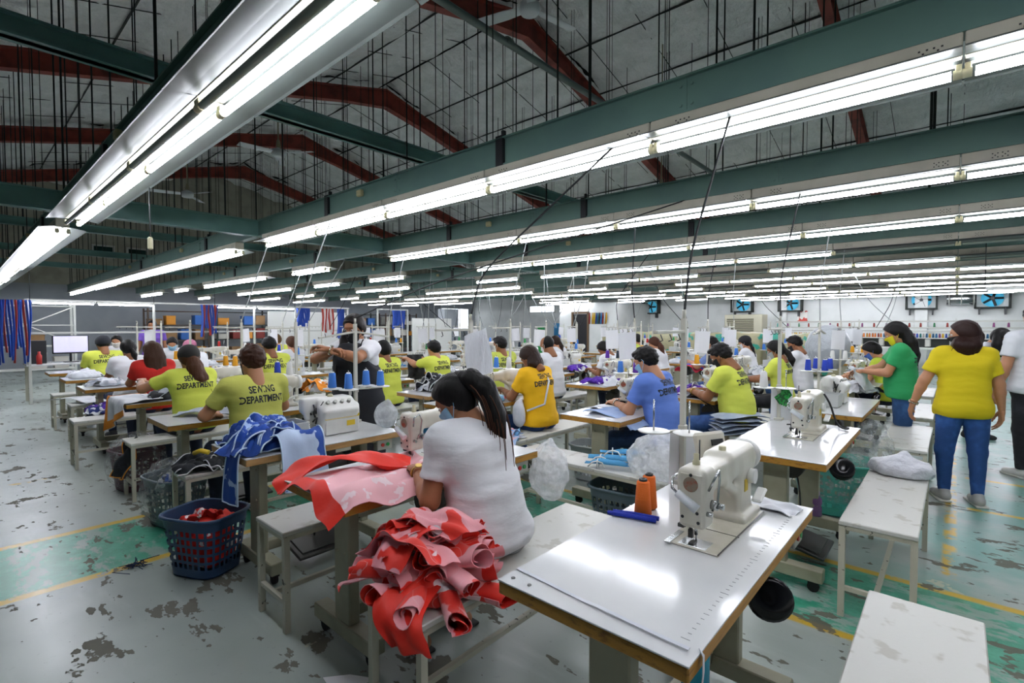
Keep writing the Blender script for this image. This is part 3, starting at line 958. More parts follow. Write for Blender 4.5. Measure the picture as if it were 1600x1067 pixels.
m_paper = M('white_paper', '#e6e7ea', .6)
def paper(loc, rz, w, h, label, tilt=0.0):
    U, V = np.meshgrid(np.linspace(-.5, .5, 7), np.linspace(0, 1, 7), indexing='ij')
    P = np.stack([U * w + .02 * V * tilt * 4, .015 * np.sin(U * 5) * V + .03 * tilt * V, -V * h], -1)
    b = MB(); b.grid(P); P2 = P.copy(); P2[..., 1] += .0012; b.grid(P2[:, ::-1])
    o = b.obj('paper_sheet', m_paper); o.location = loc; o.rotation_euler = (0, tilt, rz)
    tag(o, label, 'paper')
    return o

m_cord = M('grey_cord', '#9aa09e', .6); m_cordb = M('black_cord', '#1d2022', .6)
def cord(pts, r, label, black=False, name='power_cord'):
    P = np.array(pts, float)
    # smooth the polyline
    t = np.linspace(0, len(P) - 1, 14)
    Q = np.stack([np.interp(t, range(len(P)), P[:, k]) for k in range(3)], 1)
    for _ in range(2): Q[1:-1] = (Q[:-2] + 2 * Q[1:-1] + Q[2:]) / 4
    b = MB(); b.tube(Q, r, 5)
    return tag(b.obj(name, m_cordb if black else m_cord), label, 'cord', 'cords hanging from the light beams')

# ---- stations
STN = {}
def station(key, where, x, y, kind='lock', small=False, stand=True, bench=True, colors=(), papers=0, cordy=None, nx=None, benchdx=None, mat=None, benchdy=0.0, cordk=0):
    """table centred on (x, y); the operator sits at +x"""
    L = 1.02 if small else 1.24
    thing('sewing_table', 'white sewing table %s' % where, 'table', (x, y, 0), 0, TABLE_S if small else TABLE, 'sewing tables')
    if kind == 'lock':
        thing('sewing_machine', 'cream sewing machine on the table %s' % where, 'sewing machine', (x + .0 + (nx or 0), y - .02, .7705), 0, LOCK, 'sewing machines')
    elif kind == 'over':
        thing('overlock_machine', 'white overlock machine on the table %s' % where, 'sewing machine', (x - .04, y + .05, .7705), 0, OVER, 'overlock machines')
    if bench:
        dx = .43 if benchdx is None else benchdx
        thing('bench', 'white bench at the table %s' % where, 'bench', (x + dx + .2, y + benchdy, 0), 0, BENCH, 'white benches')
    if stand:
        SP = SP4 if stand == 4 else SP2
        px, py = x - .235, y + L / 2 - .05
        thing('thread_stand', 'cream thread stand on the table %s' % where, 'thread stand', (px, py, .7705), 0, STAND4 if stand == 4 else STAND2, 'thread stands')
        seen = {}
        for c, (sx, sy, sz) in zip(colors, SP):
            if c:
                i = seen.get(c, 0); seen[c] = i + 1
                extra = '' if i == 0 else ', %s' % ORD[i]
                spool(c, (px + sx, py + sy, .7705 + sz), 'on stand %s%s' % (where, extra), group='thread cones on stands')
        if papers & 1:
            paper((px - .0, py - .16, .7705 + .66), random.uniform(.3, .9), .17, .26, 'paper hung on the thread stand %s' % where, random.uniform(-.1, .1))
        if papers & 2:
            paper((px + .015, py + .03, .7705 + .24), .75, .17, .26, 'paper hung low on the thread stand %s' % where, .05)
        if cordy is not None:
            yy = YR[cordy]
            cord([(px, py, 1.55), (px - .02, py + (yy - py) * .3, 1.85), (px + .05 + cordk, yy - .02, 2.62)], .006 if x > -4 else .007, '%s cord to the thread stand %s' % ('black' if cordk else 'pale grey', where), black=bool(cordk))
    STN[key] = (x, y)
# ------------------------------------------------------------------ foreground stations
station('near', 'nearest the camera', -.69, 1.65, nx=.06, benchdx=.425, colors=(None, None), papers=2, cordy=1, cordk=.04)
station('woman', 'of the woman in the white shirt', -2.09, 1.65, nx=-.07, benchdx=.425, colors=(None,), papers=0, cordy=1, cordk=.9)
station('ovl', 'with the blue garment heap', -3.13, 1.56, kind='over', small=True, stand=4, benchdx=.375, colors=('#3f7fd6', '#3f7fd6', '#3f7fd6', '#3f7fd6'), papers=0, cordy=2, cordk=1.5, benchdy=.12)
station('m2', 'of the man in the lime shirt at left', -4.52, 1.65, colors=('#2343b8', '#e9e9e6'), benchdx=.38, cordy=1)
station('p3', 'of the woman in the black cap', -5.95, 1.68, colors=('#e8a41c', '#e8a41c'), benchdx=.42, cordy=1, benchdy=-.05)
station('p4', 'of the woman in red', -7.6, 1.62, colors=('#e8a41c', '#e9e9e6'), benchdx=.45, benchdy=-.15)
station('p5', 'of the left worker in a white shirt', -9.0, 1.62, colors=('#3f7fd6',), papers=1)
station('p6', 'of the worker in lime at far left', -10.4, 1.6, colors=('#e9e9e6',), papers=0)
# second row
station('r2', 'with the idle machine in the second row', -.77, 3.65, nx=.03, benchdx=.30, colors=('#e9e9e6', None), papers=2, cordy=2, cordk=.05)
station('bm', 'of the man in the blue shirt', -2.15, 3.95, colors=('#3f7fd6', '#5b2a9e'), papers=1, cordy=2, cordk=.02, benchdx=.24)
station('yw', 'of the woman in golden yellow', -3.45, 3.55, stand=True, colors=('#3f7fd6', '#e9e9e6'), benchdx=.30, benchdy=.2, cordy=2)
station('p13', 'of the woman in lime behind the standing worker', -5.75, 3.55, colors=('#e9e9e6', '#e9e9e6'), papers=1, cordy=2)
station('p10', 'of the lime worker behind the man at left', -7.4, 3.2, kind='over', colors=('#3f7fd6',), papers=1, cordy=2)
station('p11', 'of the ponytailed woman in white at left', -8.9, 3.45, colors=('#e9e9e6', '#2343b8'), papers=1, cordy=2)
station('b6', 'seventh in the second row', -10.3, 3.5, colors=('#e9e9e6',), papers=1)
station('b7', 'eighth in the second row', -11.75, 3.5, colors=('#c22b25',), papers=0)
thing('sewing_table', 'bare white table holding the black and white garment bag', 'table', (-4.3, 3.75, 0), 0, TABLE_S, 'sewing tables')
# third row
station('r3', 'with the blue thread cones at right', -.82, 5.42, kind='over', stand=4, colors=('#2343b8', '#2343b8', '#2343b8', '#2343b8'), benchdx=.315, benchdy=.33, papers=0, cordy=3)
station('p24', 'of the man in lime with the black mask', -2.0, 5.5, colors=('#e8a41c', '#15171a'), papers=1, cordy=3, cordk=.03, benchdx=.24)
station('pur', 'with the purple garments', -3.35, 5.72, nx=-.02, colors=('#5b2a9e', '#1e2a3a'), papers=1, cordy=3, cordk=.6)
station('p17', 'of the balding man in white', -4.65, 5.75, colors=('#e9e9e6',), papers=1, benchdx=.27, cordy=3)
station('p15', 'of the man in lime at the middle', -6.0, 5.6, colors=('#e9e9e6', '#e9e9e6'), papers=1, cordy=3)
station('c6', 'sixth in the third row', -7.4, 5.6, kind='over', colors=('#e9e9e6', '#2f8f4c'), papers=1, cordy=3)
station('c7', 'seventh in the third row', -8.8, 5.6, colors=('#e9e9e6',), papers=1)
station('c8', 'eighth in the third row', -10.2, 5.6, colors=('#c22b25',), papers=1)
station('c9', 'ninth in the third row', -11.6, 5.6, colors=('#3f7fd6',), papers=0)
# farther rows
cols = ['#e9e9e6', '#3f7fd6', '#2343b8', '#c22b25', '#2f8f4c', '#1e2a3a', '#e8a41c', '#e9e9e6']
rr = random.Random(11)
for ri, (yc, n, xa) in enumerate(((7.6, 9, -.95), (9.75, 8, -1.0), (11.9, 7, -1.4), (14.0, 7, -1.6), (16.1, 6, -2.2))):
    for k in range(n):
        x = xa - 1.4 * k - (.2 if k > 1 else 0)
        if ri > 1 and rr.random() < .2: continue
        station('f%d_%d' % (ri, k), 'in the %s row, %s from the right' % (ORD[ri + 3], ORD[k]), x, yc + rr.uniform(-.08, .08), kind='over' if rr.random() < .3 else 'lock',
                bench=ri < 3, colors=(rr.choice(cols), rr.choice(cols)) if ri < 3 else (rr.choice(cols),), papers=1 if rr.random() < .7 else 0, cordy=(ri + 4 if ri < 2 and rr.random() < .6 else None))
# ------------------------------------------------------------------ people
def V3(*a): return np.array(a, float)
def dirf(deg): return V3(math.sin(math.radians(deg)), 0, math.cos(math.radians(deg)))
def W(P):
    """figure space (forward, right, up) -> object space; a figure at rest faces -X"""
    P = np.asarray(P, float)
    return np.stack([-P[..., 0], P[..., 1], P[..., 2]], -1)
SKIN = {}
def skin_mat(hexc):
    return M('skin_' + hexc, hexc, .5, col2=hexc, bump=.05, bscale=200, spec=.4)

# ---- hand: wrist at the origin, fingers along +x, thumb towards +y, palm down
def make_hand(curl, h):
    s = SDF((-.05, -.06, -.09), (.20, .08, .04), h)
    s.cone((-.045, 0, 0), (.01, 0, 0), .024, .022, .01)
    fy = [.028, .009, -.010, -.028]; ln = [1.0, 1.1, 1.02, .82]
    for y, l in zip(fy, ln):
        k = V3(.084 + (.006 if 0 < y < .02 else (-.012 if y < -.02 else 0)), y, .002)
        s.cone((.01, y * .55, 0), k, .016, .0115, .012)
        a = 0; p = k
        for seg, da, r0, r1 in ((.044, curl * .8, .0095, .0088), (.027, curl * 1.1, .0088, .008), (.022, curl * .8, .008, .0068)):
            a += da
            q = p + l * seg * V3(math.cos(math.radians(a)), y * .6, -math.sin(math.radians(a)))
            s.cone(p, q, r0, r1, .003); p = q
    p = V3(.02, .02, -.008)
    for q, r0, r1 in ((V3(.05, .048, -.018), .017, .0125), (V3(.082, .052, -.032), .0115, .010), (V3(.103, .042, -.044), .010, .0075)):
        s.cone(p, q, r0, r1, .006); p = q
    return s.surf()
HANDS = {c: make_hand(c, .0048) for c in (22, 38)}
HANDS_LO = {c: make_hand(c, .0068) for c in (22, 38)}
HANDS_FAR = {c: make_hand(c, .0095) for c in (22, 38)}

# ---- head: centre of the skull at the origin, looks along +x (forward), y right, z up
CR = ((-.008, 0, .03), (.095, .075, .088))
def head_sdf(h, male):
    s = SDF((-.13, -.11, -.20), (.14, .11, .14), h)
    s.ell(CR[0], CR[1])
    s.ell((.022, 0, -.035), (.066, .060 + .004 * male, .082), k=.03)
    s.ell((.045, 0, -.085), (.034, .036 + .006 * male, .026), k=.03)
    s.cone((.088, 0, .012), (.103, 0, -.026), .006, .0115, .012)
    s.ell((.092, .014, -.030), (.010, .008, .007), k=.008); s.ell((.092, -.014, -.030), (.010, .008, .007), k=.008)
    s.cone((.078, -.03, .03), (.082, .03, .03), .010, .010, .02)
    for sy in (-1, 1):
        s.ell((.088, sy * .032, .006), (.014, .017, .010), op='s')
        s.ell((-.006, sy * .077, -.008), (.017, .007, .031), R=rot('Z', sy * 18), k=.008)
        s.ell((.002, sy * .083, -.006), (.008, .004, .018), op='s')
    s.cone((.080, -.016, -.058), (.080, .016, -.058), .007, .007, .012)
    s.cone((.079, -.013, -.067), (.079, .013, -.067), .007, .007, .010)
    s.cone((-.022, 0, -.05), (-.042, 0, -.18), .046 + .007 * male, .048 + .009 * male, .02)
    return s.surf()
HEAD = {m: head_sdf(.0062, m) for m in (0, 1)}
HEAD_LO = {m: head_sdf(.0095, m) for m in (0, 1)}
HEAD_FAR = {m: head_sdf(.0135, m) for m in (0, 1)}

def face_grid(infl, h, lo=(-.13, -.11, -.16), hi=(.14, .11, .14)):
    s = SDF(lo, hi, h)
    s.ell(CR[0], np.array(CR[1]) + infl)
    s.ell((.022, 0, -.035), np.array((.066, .061, .082)) + infl, k=.03)
    s.ell((.045, 0, -.085), np.array((.034, .038, .026)) + infl, k=.03)
    s.cone((.088, 0, .012), (.101, 0, -.024), .006 + infl, .0115 + infl, .02)
    return s
def make_mask(h):
    s = face_grid(.007, h)
    s.clip((.0, 0, -.003), (-.08, 0, -1)); s.clip((.030, 0, 0), (1, 0, .10)); s.clip((0, 0, -.122), (0, 0, 1))
    V, F = s.surf()
    b = MB(); b.raw(V, F)
    for sy in (-1, 1):
        for z0, z1 in ((-.002, .016), (-.075, -.03)):
            b.tube([(.038, sy * .062, z0), (.015, sy * .075, (z0 + z1) / 2), (-.008, sy * .084, z1)], .0018, 5)
        b.tube([(-.008, sy * .084, .016), (-.022, sy * .086, -.006), (-.008, sy * .084, -.03)], .0018, 5)
    return np.array(b.v), b.f
MASK = make_mask(.005); MASK_FAR = make_mask(.0095)
def hair_cap(style, h):
    s = SDF((-.16, -.13, -.20), (.14, .13, .17), h)
    infl = {'short': .012, 'crop': .008}.get(style, .016)
    s.ell(CR[0], np.array(CR[1]) + infl)
    if style in ('short', 'crop'):
        s.ell((-.045, 0, .0), (.062, .070, .07), k=.02)
        s.ell((.06, 0, .088), (.035, .05, .022), k=.02)
        s.clip((.080, 0, .072), (-.66, 0, .60)); 
        s.wob(.006, (55, 30, 55), 3)
    elif style == 'bald':
        s.clip((-.03, 0, .05), (-.8, 0, -.35)); s.clip((.02, 0, -.04), (-.6, 0, .6))
    else:
        s.ell((-.04, 0, -.01), (.072, .078, .085), k=.03)
        s.clip((.078, 0, .075), (-.74, 0, .52))
        s.wob(.003, (20, 70, 20), 5)
    return s.surf()
def cap_hat(h):
    s = SDF((-.16, -.13, -.06), (.17, .13, .17), h)
    s.ell((-.02, 0, .035), (.118, .095, .100)); s.clip((.0, 0, .005), (-.35, 0, .9))
    return s.surf()
HAIR = {k: hair_cap(k, .007) for k in ('short', 'crop', 'long', 'bald')}
HAIR_FAR = {k: hair_cap(k, .012) for k in ('short', 'crop', 'long', 'bald')}
HAT = cap_hat(.008)

def xf(V, Rm, t): return V @ Rm.T + t

def merge(parts):
    Vs, Fs, o = [], [], 0
    for V, F in parts:
        Vs.append(V); Fs.append(np.asarray(F) + o); o += len(V)
    return np.concatenate(Vs), np.concatenate(Fs)

def ik(S, T, l1, l2, pole):
    d = T - S; L = np.linalg.norm(d); mx = (l1 + l2) * .995
    if L > mx: d *= mx / L; T = S + d; L = mx
    a = (l1 * l1 - l2 * l2 + L * L) / (2 * L)
    hgt = math.sqrt(max(l1 * l1 - a * a, 0))
    u = d / L
    p = pole - u * (pole @ u); p /= np.linalg.norm(p) + 1e-9
    return S + u * a + p * hgt, T

def text_mesh(lines, size, gap):
    """flat lettering centred on x, as (verts, tris); y is up"""
    out = []
    for i, ln in enumerate(lines):
        cu = bpy.data.curves.new('lettering', 'FONT')
        cu.body = ln; cu.size = size; cu.align_x = 'CENTER'; cu.offset = size * .03; cu.resolution_u = 2
        o = bpy.data.objects.new('lettering', cu); COL.objects.link(o)
        dg = bpy.context.evaluated_depsgraph_get()
        me = o.evaluated_get(dg).to_mesh(); me.calc_loop_triangles()
        V = np.array([v.co[:] for v in me.vertices]); F = np.array([t.vertices[:] for t in me.loop_triangles])
        V[:, 0] *= .82; V[:, 1] *= 1.15
        V[:, 1] -= i * gap
        out.append((V, F))
        o.evaluated_get(dg).to_mesh_clear()
        bpy.data.objects.remove(o); bpy.data.curves.remove(cu)
    return merge(out)
TXT = text_mesh(['SEWING', 'DEPARTMENT'], .062, .072)

bodies = {}
def person(label, x, y, yaw=0.0, pose='sit', male=0, bulk=1.0, lean=14, hp=28, hy=0, lh=None, rh=None, skin='#9a6a48', shirt='#dfe0e2', pants='#20304e',
           hair=('long', '#15110f'), tail=None, mask=None, text=False, res=.0145, stature=1.0, seat=.505, hat=None, feet='shoe', shoe='#2c2c2e', shirt2=None,
           curl=38, knees=None, hands=None, poleL=None, poleR=None, eyes=True, hemdrop=0.0, legs=None, glen=None, fine=False):
    s = stature * (1.0 if male else .95)
    t = thing('person', label, 'person', (x, y, 0), yaw)
    sit = pose == 'sit'
    pel = V3(0, 0, seat + .095 if sit else .86 * s)
    waist = pel + .17 * s * dirf(lean * .5)
    chest = waist + .20 * s * dirf(lean)
    neckb = chest + .135 * s * dirf(lean * 1.25)
    dh = dirf(lean * .7 + hp * .45)
    hc = neckb + .128 * s * dh
    Rh = rot('Z', -hy) @ rot('Y', hp)
    sw = (.185 if male else .160) * s * (.6 + .4 * bulk)
    up = dirf(lean * 1.25)
    S = {-1: chest + .085 * s * up + V3(0, -sw, 0), 1: chest + .085 * s * up + V3(0, sw, 0)}
    l1, l2 = .265 * s, .240 * s
    tgt = {-1: lh, 1: rh}
    arms = {}
    for sd in (-1, 1):
        T = V3(*tgt[sd]) if tgt[sd] is not None else (V3(.43, sd * .12, .82) if sit else S[sd] + V3(.06, sd * .10, -.50 * s))
        pole = V3(-.35, sd * .55, -1.0)
        if sd < 0 and poleL is not None: pole = V3(*poleL)
        if sd > 0 and poleR is not None: pole = V3(*poleR)
        arms[sd] = ik(S[sd], T, l1, l2, pole)
    K, A, Tt = {}, {}, {}
    for sd in (-1, 1):
        hip = pel + V3(0, sd * .085, -.02)
        if sit:
            k = (knees or {}).get(sd, (.41 * s, sd * .13, seat + .03))
            K[sd] = V3(*k); A[sd] = V3(k[0] - .06, k[1], .075)
            if legs and sd in legs: A[sd] = V3(*legs[sd])
        else:
            off = (legs or {}).get(sd, (0, sd * .10))
            A[sd] = V3(off[0] - .02, off[1], .075)
            K[sd] = (hip + A[sd]) / 2 + V3(.02, sd * .012, .0)
        Tt[sd] = A[sd] + V3(.15, sd * .02, -.04)
    bk = bulk
    lo = np.min([pel - .3, chest - .3, A[-1] - .12, A[1] - .12, arms[-1][0] - .09, arms[1][0] - .09, arms[-1][1] - .07, arms[1][1] - .07, Tt[-1] - .06], 0)
    hi = np.max([pel + .3, neckb + .16, K[1] + .15, K[-1] + .15, arms[-1][0] + .09, arms[1][0] + .09, arms[-1][1] + .07, arms[1][1] + .07, Tt[1] + .06, Tt[-1] + .06], 0)
    lo[2] = 0.0
    def torso(f, i, k=.05, full=True, wob=0):
        w = .075 * s * (.5 + .5 * bk)
        for sd in (-1, 1):
            r = V3(0, sd, 0)
            f.cone(pel + r * w * 1.1, waist + r * w * .85, .108 * s * bk + i, (.088 + .014 * male) * s * bk + i, k)
            f.cone(waist + r * w * .85, chest + r * w * 1.05, (.088 + .014 * male) * s * bk + i, .096 * s * bk + i, k)
            f.cone(chest + r * w * 1.05, S[sd] * .62 + (chest + .085 * s * up) * .38, .096 * s * bk + i, .058 * s + i * .7, k)
            f.cone(neckb - up * .03 + r * .03, S[sd], .050 * s + i * .6, .056 * s * (.7 + .3 * bk) + i, k)
            if not male: f.cone(chest + r * .06 + dirf(90) * .065 - up * .01, chest + r * .065 + dirf(90) * .075, .052 * s * bk + i, .045 * s + i, .05)
        f.cone(pel + V3(-.01, 0, 0), waist, .112 * s * bk + i, (.09 + .014 * male) * s * bk + i, k); f.cone(waist, chest, (.09 + .014 * male) * s * bk + i, .097 * s * bk + i, k)
        if bk > 1.05: f.cone(waist + dirf(90) * .05, pel + dirf(90) * .05, .10 * s * bk + i, .10 * s * bk + i, .06)
    # --- body
    f = SDF(lo, hi, res)
    torso(f, -.012)
    f.cone(neckb - up * .05, hc - dh * .06, .050 * s, .044 * s, .02)
    for sd in (-1, 1):
        e, w_ = arms[sd]
        ab = .7 + .3 * bk
        f.cone(S[sd], e, .052 * s * ab, .041 * s * ab, .02); f.cone(e, e + (w_ - e) * .3, .042 * s * ab, .041 * s * ab, .02); f.cone(e + (w_ - e) * .3, w_, .041 * s * ab, .0245 * s, .015)
        f.cone(pel + V3(0, sd * .085, -.02), K[sd], .076 * s * bk, .048 * s, .02); f.cone(K[sd], A[sd] + (K[sd] - A[sd]) * .65, .048 * s, .047 * s, .01); f.cone(A[sd] + (K[sd] - A[sd]) * .65, A[sd], .047 * s, .032 * s, .01)
        f.cone(A[sd] + V3(-.03, 0, -.035), Tt[sd], .032, .022, .02)
    pieces = [f.surf()]
    near = fine or res < .0125
    far = res >= .0145
    HD = HEAD if near else (HEAD_FAR if far else HEAD_LO)
    pieces.append((xf(HD[male][0] * s, Rh, hc), HD[male][1]))
    HN = HANDS if near else (HANDS_FAR if far else HANDS_LO)
    for sd in (-1, 1):
        e, w_ = arms[sd]
        fx = (w_ - e) / np.linalg.norm(w_ - e)
        if hands and sd in hands:
            fx = V3(*hands[sd]); fx /= np.linalg.norm(fx)
        elif sit:
            fx = fx * .6 + V3(.5, -sd * .25, 0); fx[2] *= .5; fx /= np.linalg.norm(fx)
        upv = V3(0, 0, 1) if abs(fx[2]) < .85 else V3(0, sd, 0)
        ay = np.cross(upv, fx); ay /= np.linalg.norm(ay); az = np.cross(fx, ay)
        V, F = HN[curl]
        V = V.copy(); F = F.copy()
        # thumb side: towards the body's middle (palm down: right hand thumb to the left)
        thumb = -sd * V3(0, 1, 0) if sit else V3(1, 0, 0)
        if ay @ thumb < 0:
            V[:, 1] *= -1; F = F[:, ::-1]
        pieces.append((V * s @ np.stack([fx, ay, az]) + w_, F))
    V, F = merge(pieces)
    link('body', npmesh('body', W(V), np.asarray(F)[:, ::-1], skin_mat(skin)), t)
    # --- shirt
    f = SDF(lo, hi, res)
    torso(f, .012)
    if pose != 'sit' or hemdrop:
        pass
    for sd in (-1, 1):
        e, w_ = arms[sd]
        ab = .7 + .3 * bk
        f.cone(S[sd], S[sd] + (e - S[sd]) * .66, .066 * s * ab, .064 * s * ab, .03, cut=True)
        f.cone(pel + V3(0, sd * .085, -.02), pel + V3(.05, sd * .09, -.06), .112 * s * bk, .104 * s * bk, .03)
    f.wob(.0048, (7, 6, 24), int(abs(x * 37 + y * 11)) % 50)
    hem = pel - dirf(lean * .3) * (.055 + hemdrop)
    f.clip(hem, dirf(lean * .3) + V3(-.10, 0, 0))
    shc = M('cloth_' + shirt, shirt, .85, bump=.22, bscale=7, obj=True, bdist=.02, stretch=(1, 1, 2.6))
    me = npmesh('shirt', W(f.surf()[0]), f.surf()[1][:, ::-1], shc)
    so = link('shirt', me, t)
    if near:
        b = MB()
        ring = [neckb - up * .012 + .066 * s * (math.cos(a) * V3(.95, 0, -.25) + math.sin(a) * V3(0, 1.05, 0)) for a in np.linspace(0, 2 * PI, 17)]
        b.tube(W(ring), .008, 6, cap=False); b.obj('neckband', shc, so)
    if text:
        bv = BVHTree.FromPolygons([v.co[:] for v in me.vertices], [p.vertices[:] for p in me.polygons])
        Vt, Ft = TXT
        back = chest + dirf(lean + 90) * -.3 + up * (.035 * s)
        out = []
        for (a, c2, _) in Vt:
            o = back + V3(0, 1, 0) * (a * s) + dirf(lean) * (c2 * s - .01)
            w0 = W(o); dirv = W(dirf(lean + 90))
            loc, nrm, idx, dd = bv.ray_cast(Vector(w0), Vector(dirv))
            out.append((np.array(loc) - np.array(dirv) * .003) if loc else w0 + np.array(dirv) * .2)
        Ft = np.array(Ft)
        link('lettering', npmesh('lettering', np.array(out), Ft, M('print_black', '#20262a', .7), False), so)
    # --- trousers
    f = SDF(lo, hi, res)
    w = .075 * s * (.5 + .5 * bk)
    for sd in (-1, 1):
        f.cone(pel + V3(0, sd * w * 1.1, .035), pel + V3(0, sd * w * 1.1, -.01), .098 * s * bk, .106 * s * bk, .03)
        f.cone(pel + V3(0, sd * .085, -.02), K[sd], .085 * s * bk + .012, .055 * s + .014, .03)
        if glen:
            f.cone(K[sd], K[sd] + (A[sd] - K[sd]) * glen, .068 * s, .062 * s, .02, cut=True)
        else:
            f.cone(K[sd], A[sd] + V3(0, 0, .01), .068 * s, (.052 if male else .044) * s, .02, cut=True)
    f.wob(.003, (16, 14, 22), 7)
    pl = '#%02x%02x%02x' % tuple(min(255, int(int(pants[k:k + 2], 16) * 1.35 + 14)) for k in (1, 3, 5))
    pm = M('denim_' + pants, pants, .85, col2=pl, nscale=5, lo=.45, hi=.75, bump=.3, bscale=18, obj=True, bdist=.02)
    V, F = f.surf()
    link('trousers', npmesh('trousers', W(V), F[:, ::-1], pm), t)
    # --- shoes
    for sd in (-1, 1):
        h2 = .007 if near else (.018 if far else .012)
        f = SDF(A[sd] + V3(-.09, -.07, -.085), A[sd] + V3(.24, .09, .05), h2)
        if feet == 'shoe':
            f.cone(A[sd] + V3(-.035, 0, -.03), A[sd] + V3(.06, sd * .008, -.035), .040, .042, .02); f.cone(A[sd] + V3(.06, sd * .008, -.038), A[sd] + V3(.155, sd * .018, -.045), .041, .033, .02)
            f.cone(A[sd] + V3(-.01, 0, -.02), A[sd] + V3(-.01, 0, .01), .041, .040, .02)
        else:
            f.box(A[sd] + V3(.06, sd * .01, -.066), (.135, .045, .008), .006)
            f.cone(A[sd] + V3(.05, -.045, -.04), A[sd] + V3(.07, .05, -.04), .012, .012, .01)
        f.clip((0, 0, .001), (0, 0, 1))
        V, F = f.surf()
        sh = link('shoe' if feet == 'shoe' else 'sandal', npmesh('shoe', W(V), F[:, ::-1], M('shoe_' + shoe, shoe, .6)), t)
        if feet == 'shoe' and not far:
            f = SDF(A[sd] + V3(-.1, -.08, -.085), A[sd] + V3(.25, .1, -.03), h2)
            f.box(A[sd] + V3(.055, sd * .01, -.064), (.135, .044, .010), .008)
            V, F = f.surf(); link('sole', npmesh('sole', W(V), F[:, ::-1], M('sole_white', '#c9c8c0', .7)), sh)
    # --- hair, hat, mask, eyes
    hm = M('hair_' + hair[1], hair[1], .5, col2=hair[1], bump=.5, bscale=60, stretch=(1, 1, .12), obj=True, bdist=.008, spec=.22)
    HR = HAIR_FAR if far else HAIR
    hv = [(xf(HR[hair[0]][0] * s, Rh, hc), HR[hair[0]][1])]
    if tail:
        pts, radii, wid = tail['pts'], tail['r'], tail.get('w', 0)
        P = [hc + Rh @ (V3(*pts[0]) * s)] + [hc + V3(*p) * s for p in pts[1:]]
        P = np.array(P)
        f = SDF(P.min(0) - max(radii) - abs(wid) - .02, P.max(0) + max(radii) + abs(wid) + .02, .008 if near else .013)
        for a in range(len(P) - 1):
            for off in ((-1, -.5, 0, .5, 1) if wid else (0,)):
                u0 = off * wid * (.5 + .5 * min(1, a / 1.5)); u1 = off * wid * (.5 + .5 * min(1, (a + 1) / 1.5))
                f.cone(P[a] + V3(-abs(off) * -.012, u0, 0), P[a + 1] + V3(abs(off) * .012, u1, abs(off) * .02), radii[a], radii[a + 1], .02)
        f.wob(.005, (60, 60, 7), 4)
        hv.append(f.surf())
    V, F = merge(hv)
    ho = link('hair', npmesh('hair', W(V), np.asarray(F)[:, ::-1], hm), t)
    if tail and near:
        # loose strands along the tail
        b = MB(); rr = random.Random(5)
        Pt = np.array(P); wid = tail.get('w', 0)
        for i in range(tail.get('strands', 40)):
            ofs = V3(rr.gauss(0, .021), rr.gauss(0, .021 + wid * .6), 0)
            ext = V3(rr.gauss(0, .01), rr.gauss(0, .012), -rr.uniform(.0, .05))
            q = [Pt[0] + ofs * .2] + [p + ofs * (.7 + .5 * j / len(Pt)) for j, p in enumerate(Pt[1:])]
            q[-1] = q[-1] + ext
            tt = np.linspace(0, len(q) - 1, 10); q = np.array(q)
            q = np.stack([np.interp(tt, range(len(q)), q[:, k]) for k in range(3)], 1)
            for _ in range(2): q[1:-1] = (q[:-2] + 2 * q[1:-1] + q[2:]) / 4
            b.tube(W(q), list(np.linspace(.004, .0012, 10)), 4, cap=False)
        tc = tail.get('tip', hair[1])
        tag(b.obj('hair_strands', M('hairtip_' + tc, tc, .55, spec=.2), ho), kind='stuff')
    if hat:
        V, F = HAT
        link('cap', npmesh('cap', W(xf(V * s, Rh, hc)), F[:, ::-1], M('cap_' + hat, hat, .8)), t)
    if mask:
        V, F = MASK_FAR if far else MASK
        b = MB(); b.raw(W(xf(V * s, Rh, hc)), [q[::-1] for q in F]); b.obj('face_mask', M('mask_' + mask, mask, .8, bump=.2, bscale=60, obj=True), t)
    if eyes and not far:
        for sd in (-1, 1):
            f = SDF((.06, sd * .032 - .025, -.015), (.1, sd * .032 + .025, .025), .0035)
            f.ell((.074, sd * .032, .006), (.014, .0155, .0085)); V, F = f.surf()
            eo = link('eye', npmesh('eye', W(xf(V * s, Rh, hc)), F[:, ::-1], M('eye_white', '#cfc9c2', .3)), t)
            b = MB(); b.lathe([(.006, 0), (.0062, .001), (.004, .0025), (0, .003)], n=10)
            Vv = np.array(b.v) @ np.array(rot('Y', 90)).T + V3(.0862, sd * .032, .005)
            b.v = [tuple(p) for p in W(xf(Vv * s, Rh, hc))]; b.obj('iris', m_black, eo)
            b = MB(); b.tube(W(xf(np.array([(.080, sd * .015, .028), (.084, sd * .03, .033), (.075, sd * .05, .028)]) * s, Rh, hc)), [.002, .0035, .0015], 5); b.obj('eyebrow', hm, t)
    return dict(root=t, hc=hc, Rh=Rh, s=s, arms=arms, pel=pel, waist=waist, chest=chest, neckb=neckb, up=up, S=S, hem=hem)

def band(info, sd, mat, name='watch', parent=None, r=.03, at=.93):
    e, w_ = info['arms'][sd]; p = e + (w_ - e) * at; u = (w_ - e) / np.linalg.norm(w_ - e)
    a = np.cross(u, V3(0, 0, 1)); a /= np.linalg.norm(a); c = np.cross(u, a)
    b = MB(); b.tube(W([p + r * (math.cos(q) * a + math.sin(q) * c) for q in np.linspace(0, 2 * PI, 15)]), .006, 6, cap=False)
    b.cyl(W(p - c * (r)), W(p - c * (r + .008)), .015, n=12); b.cyl(W(p + c * (r)), W(p + c * (r + .008)), .015, n=12)
    return b.obj(name, mat, info['root'])

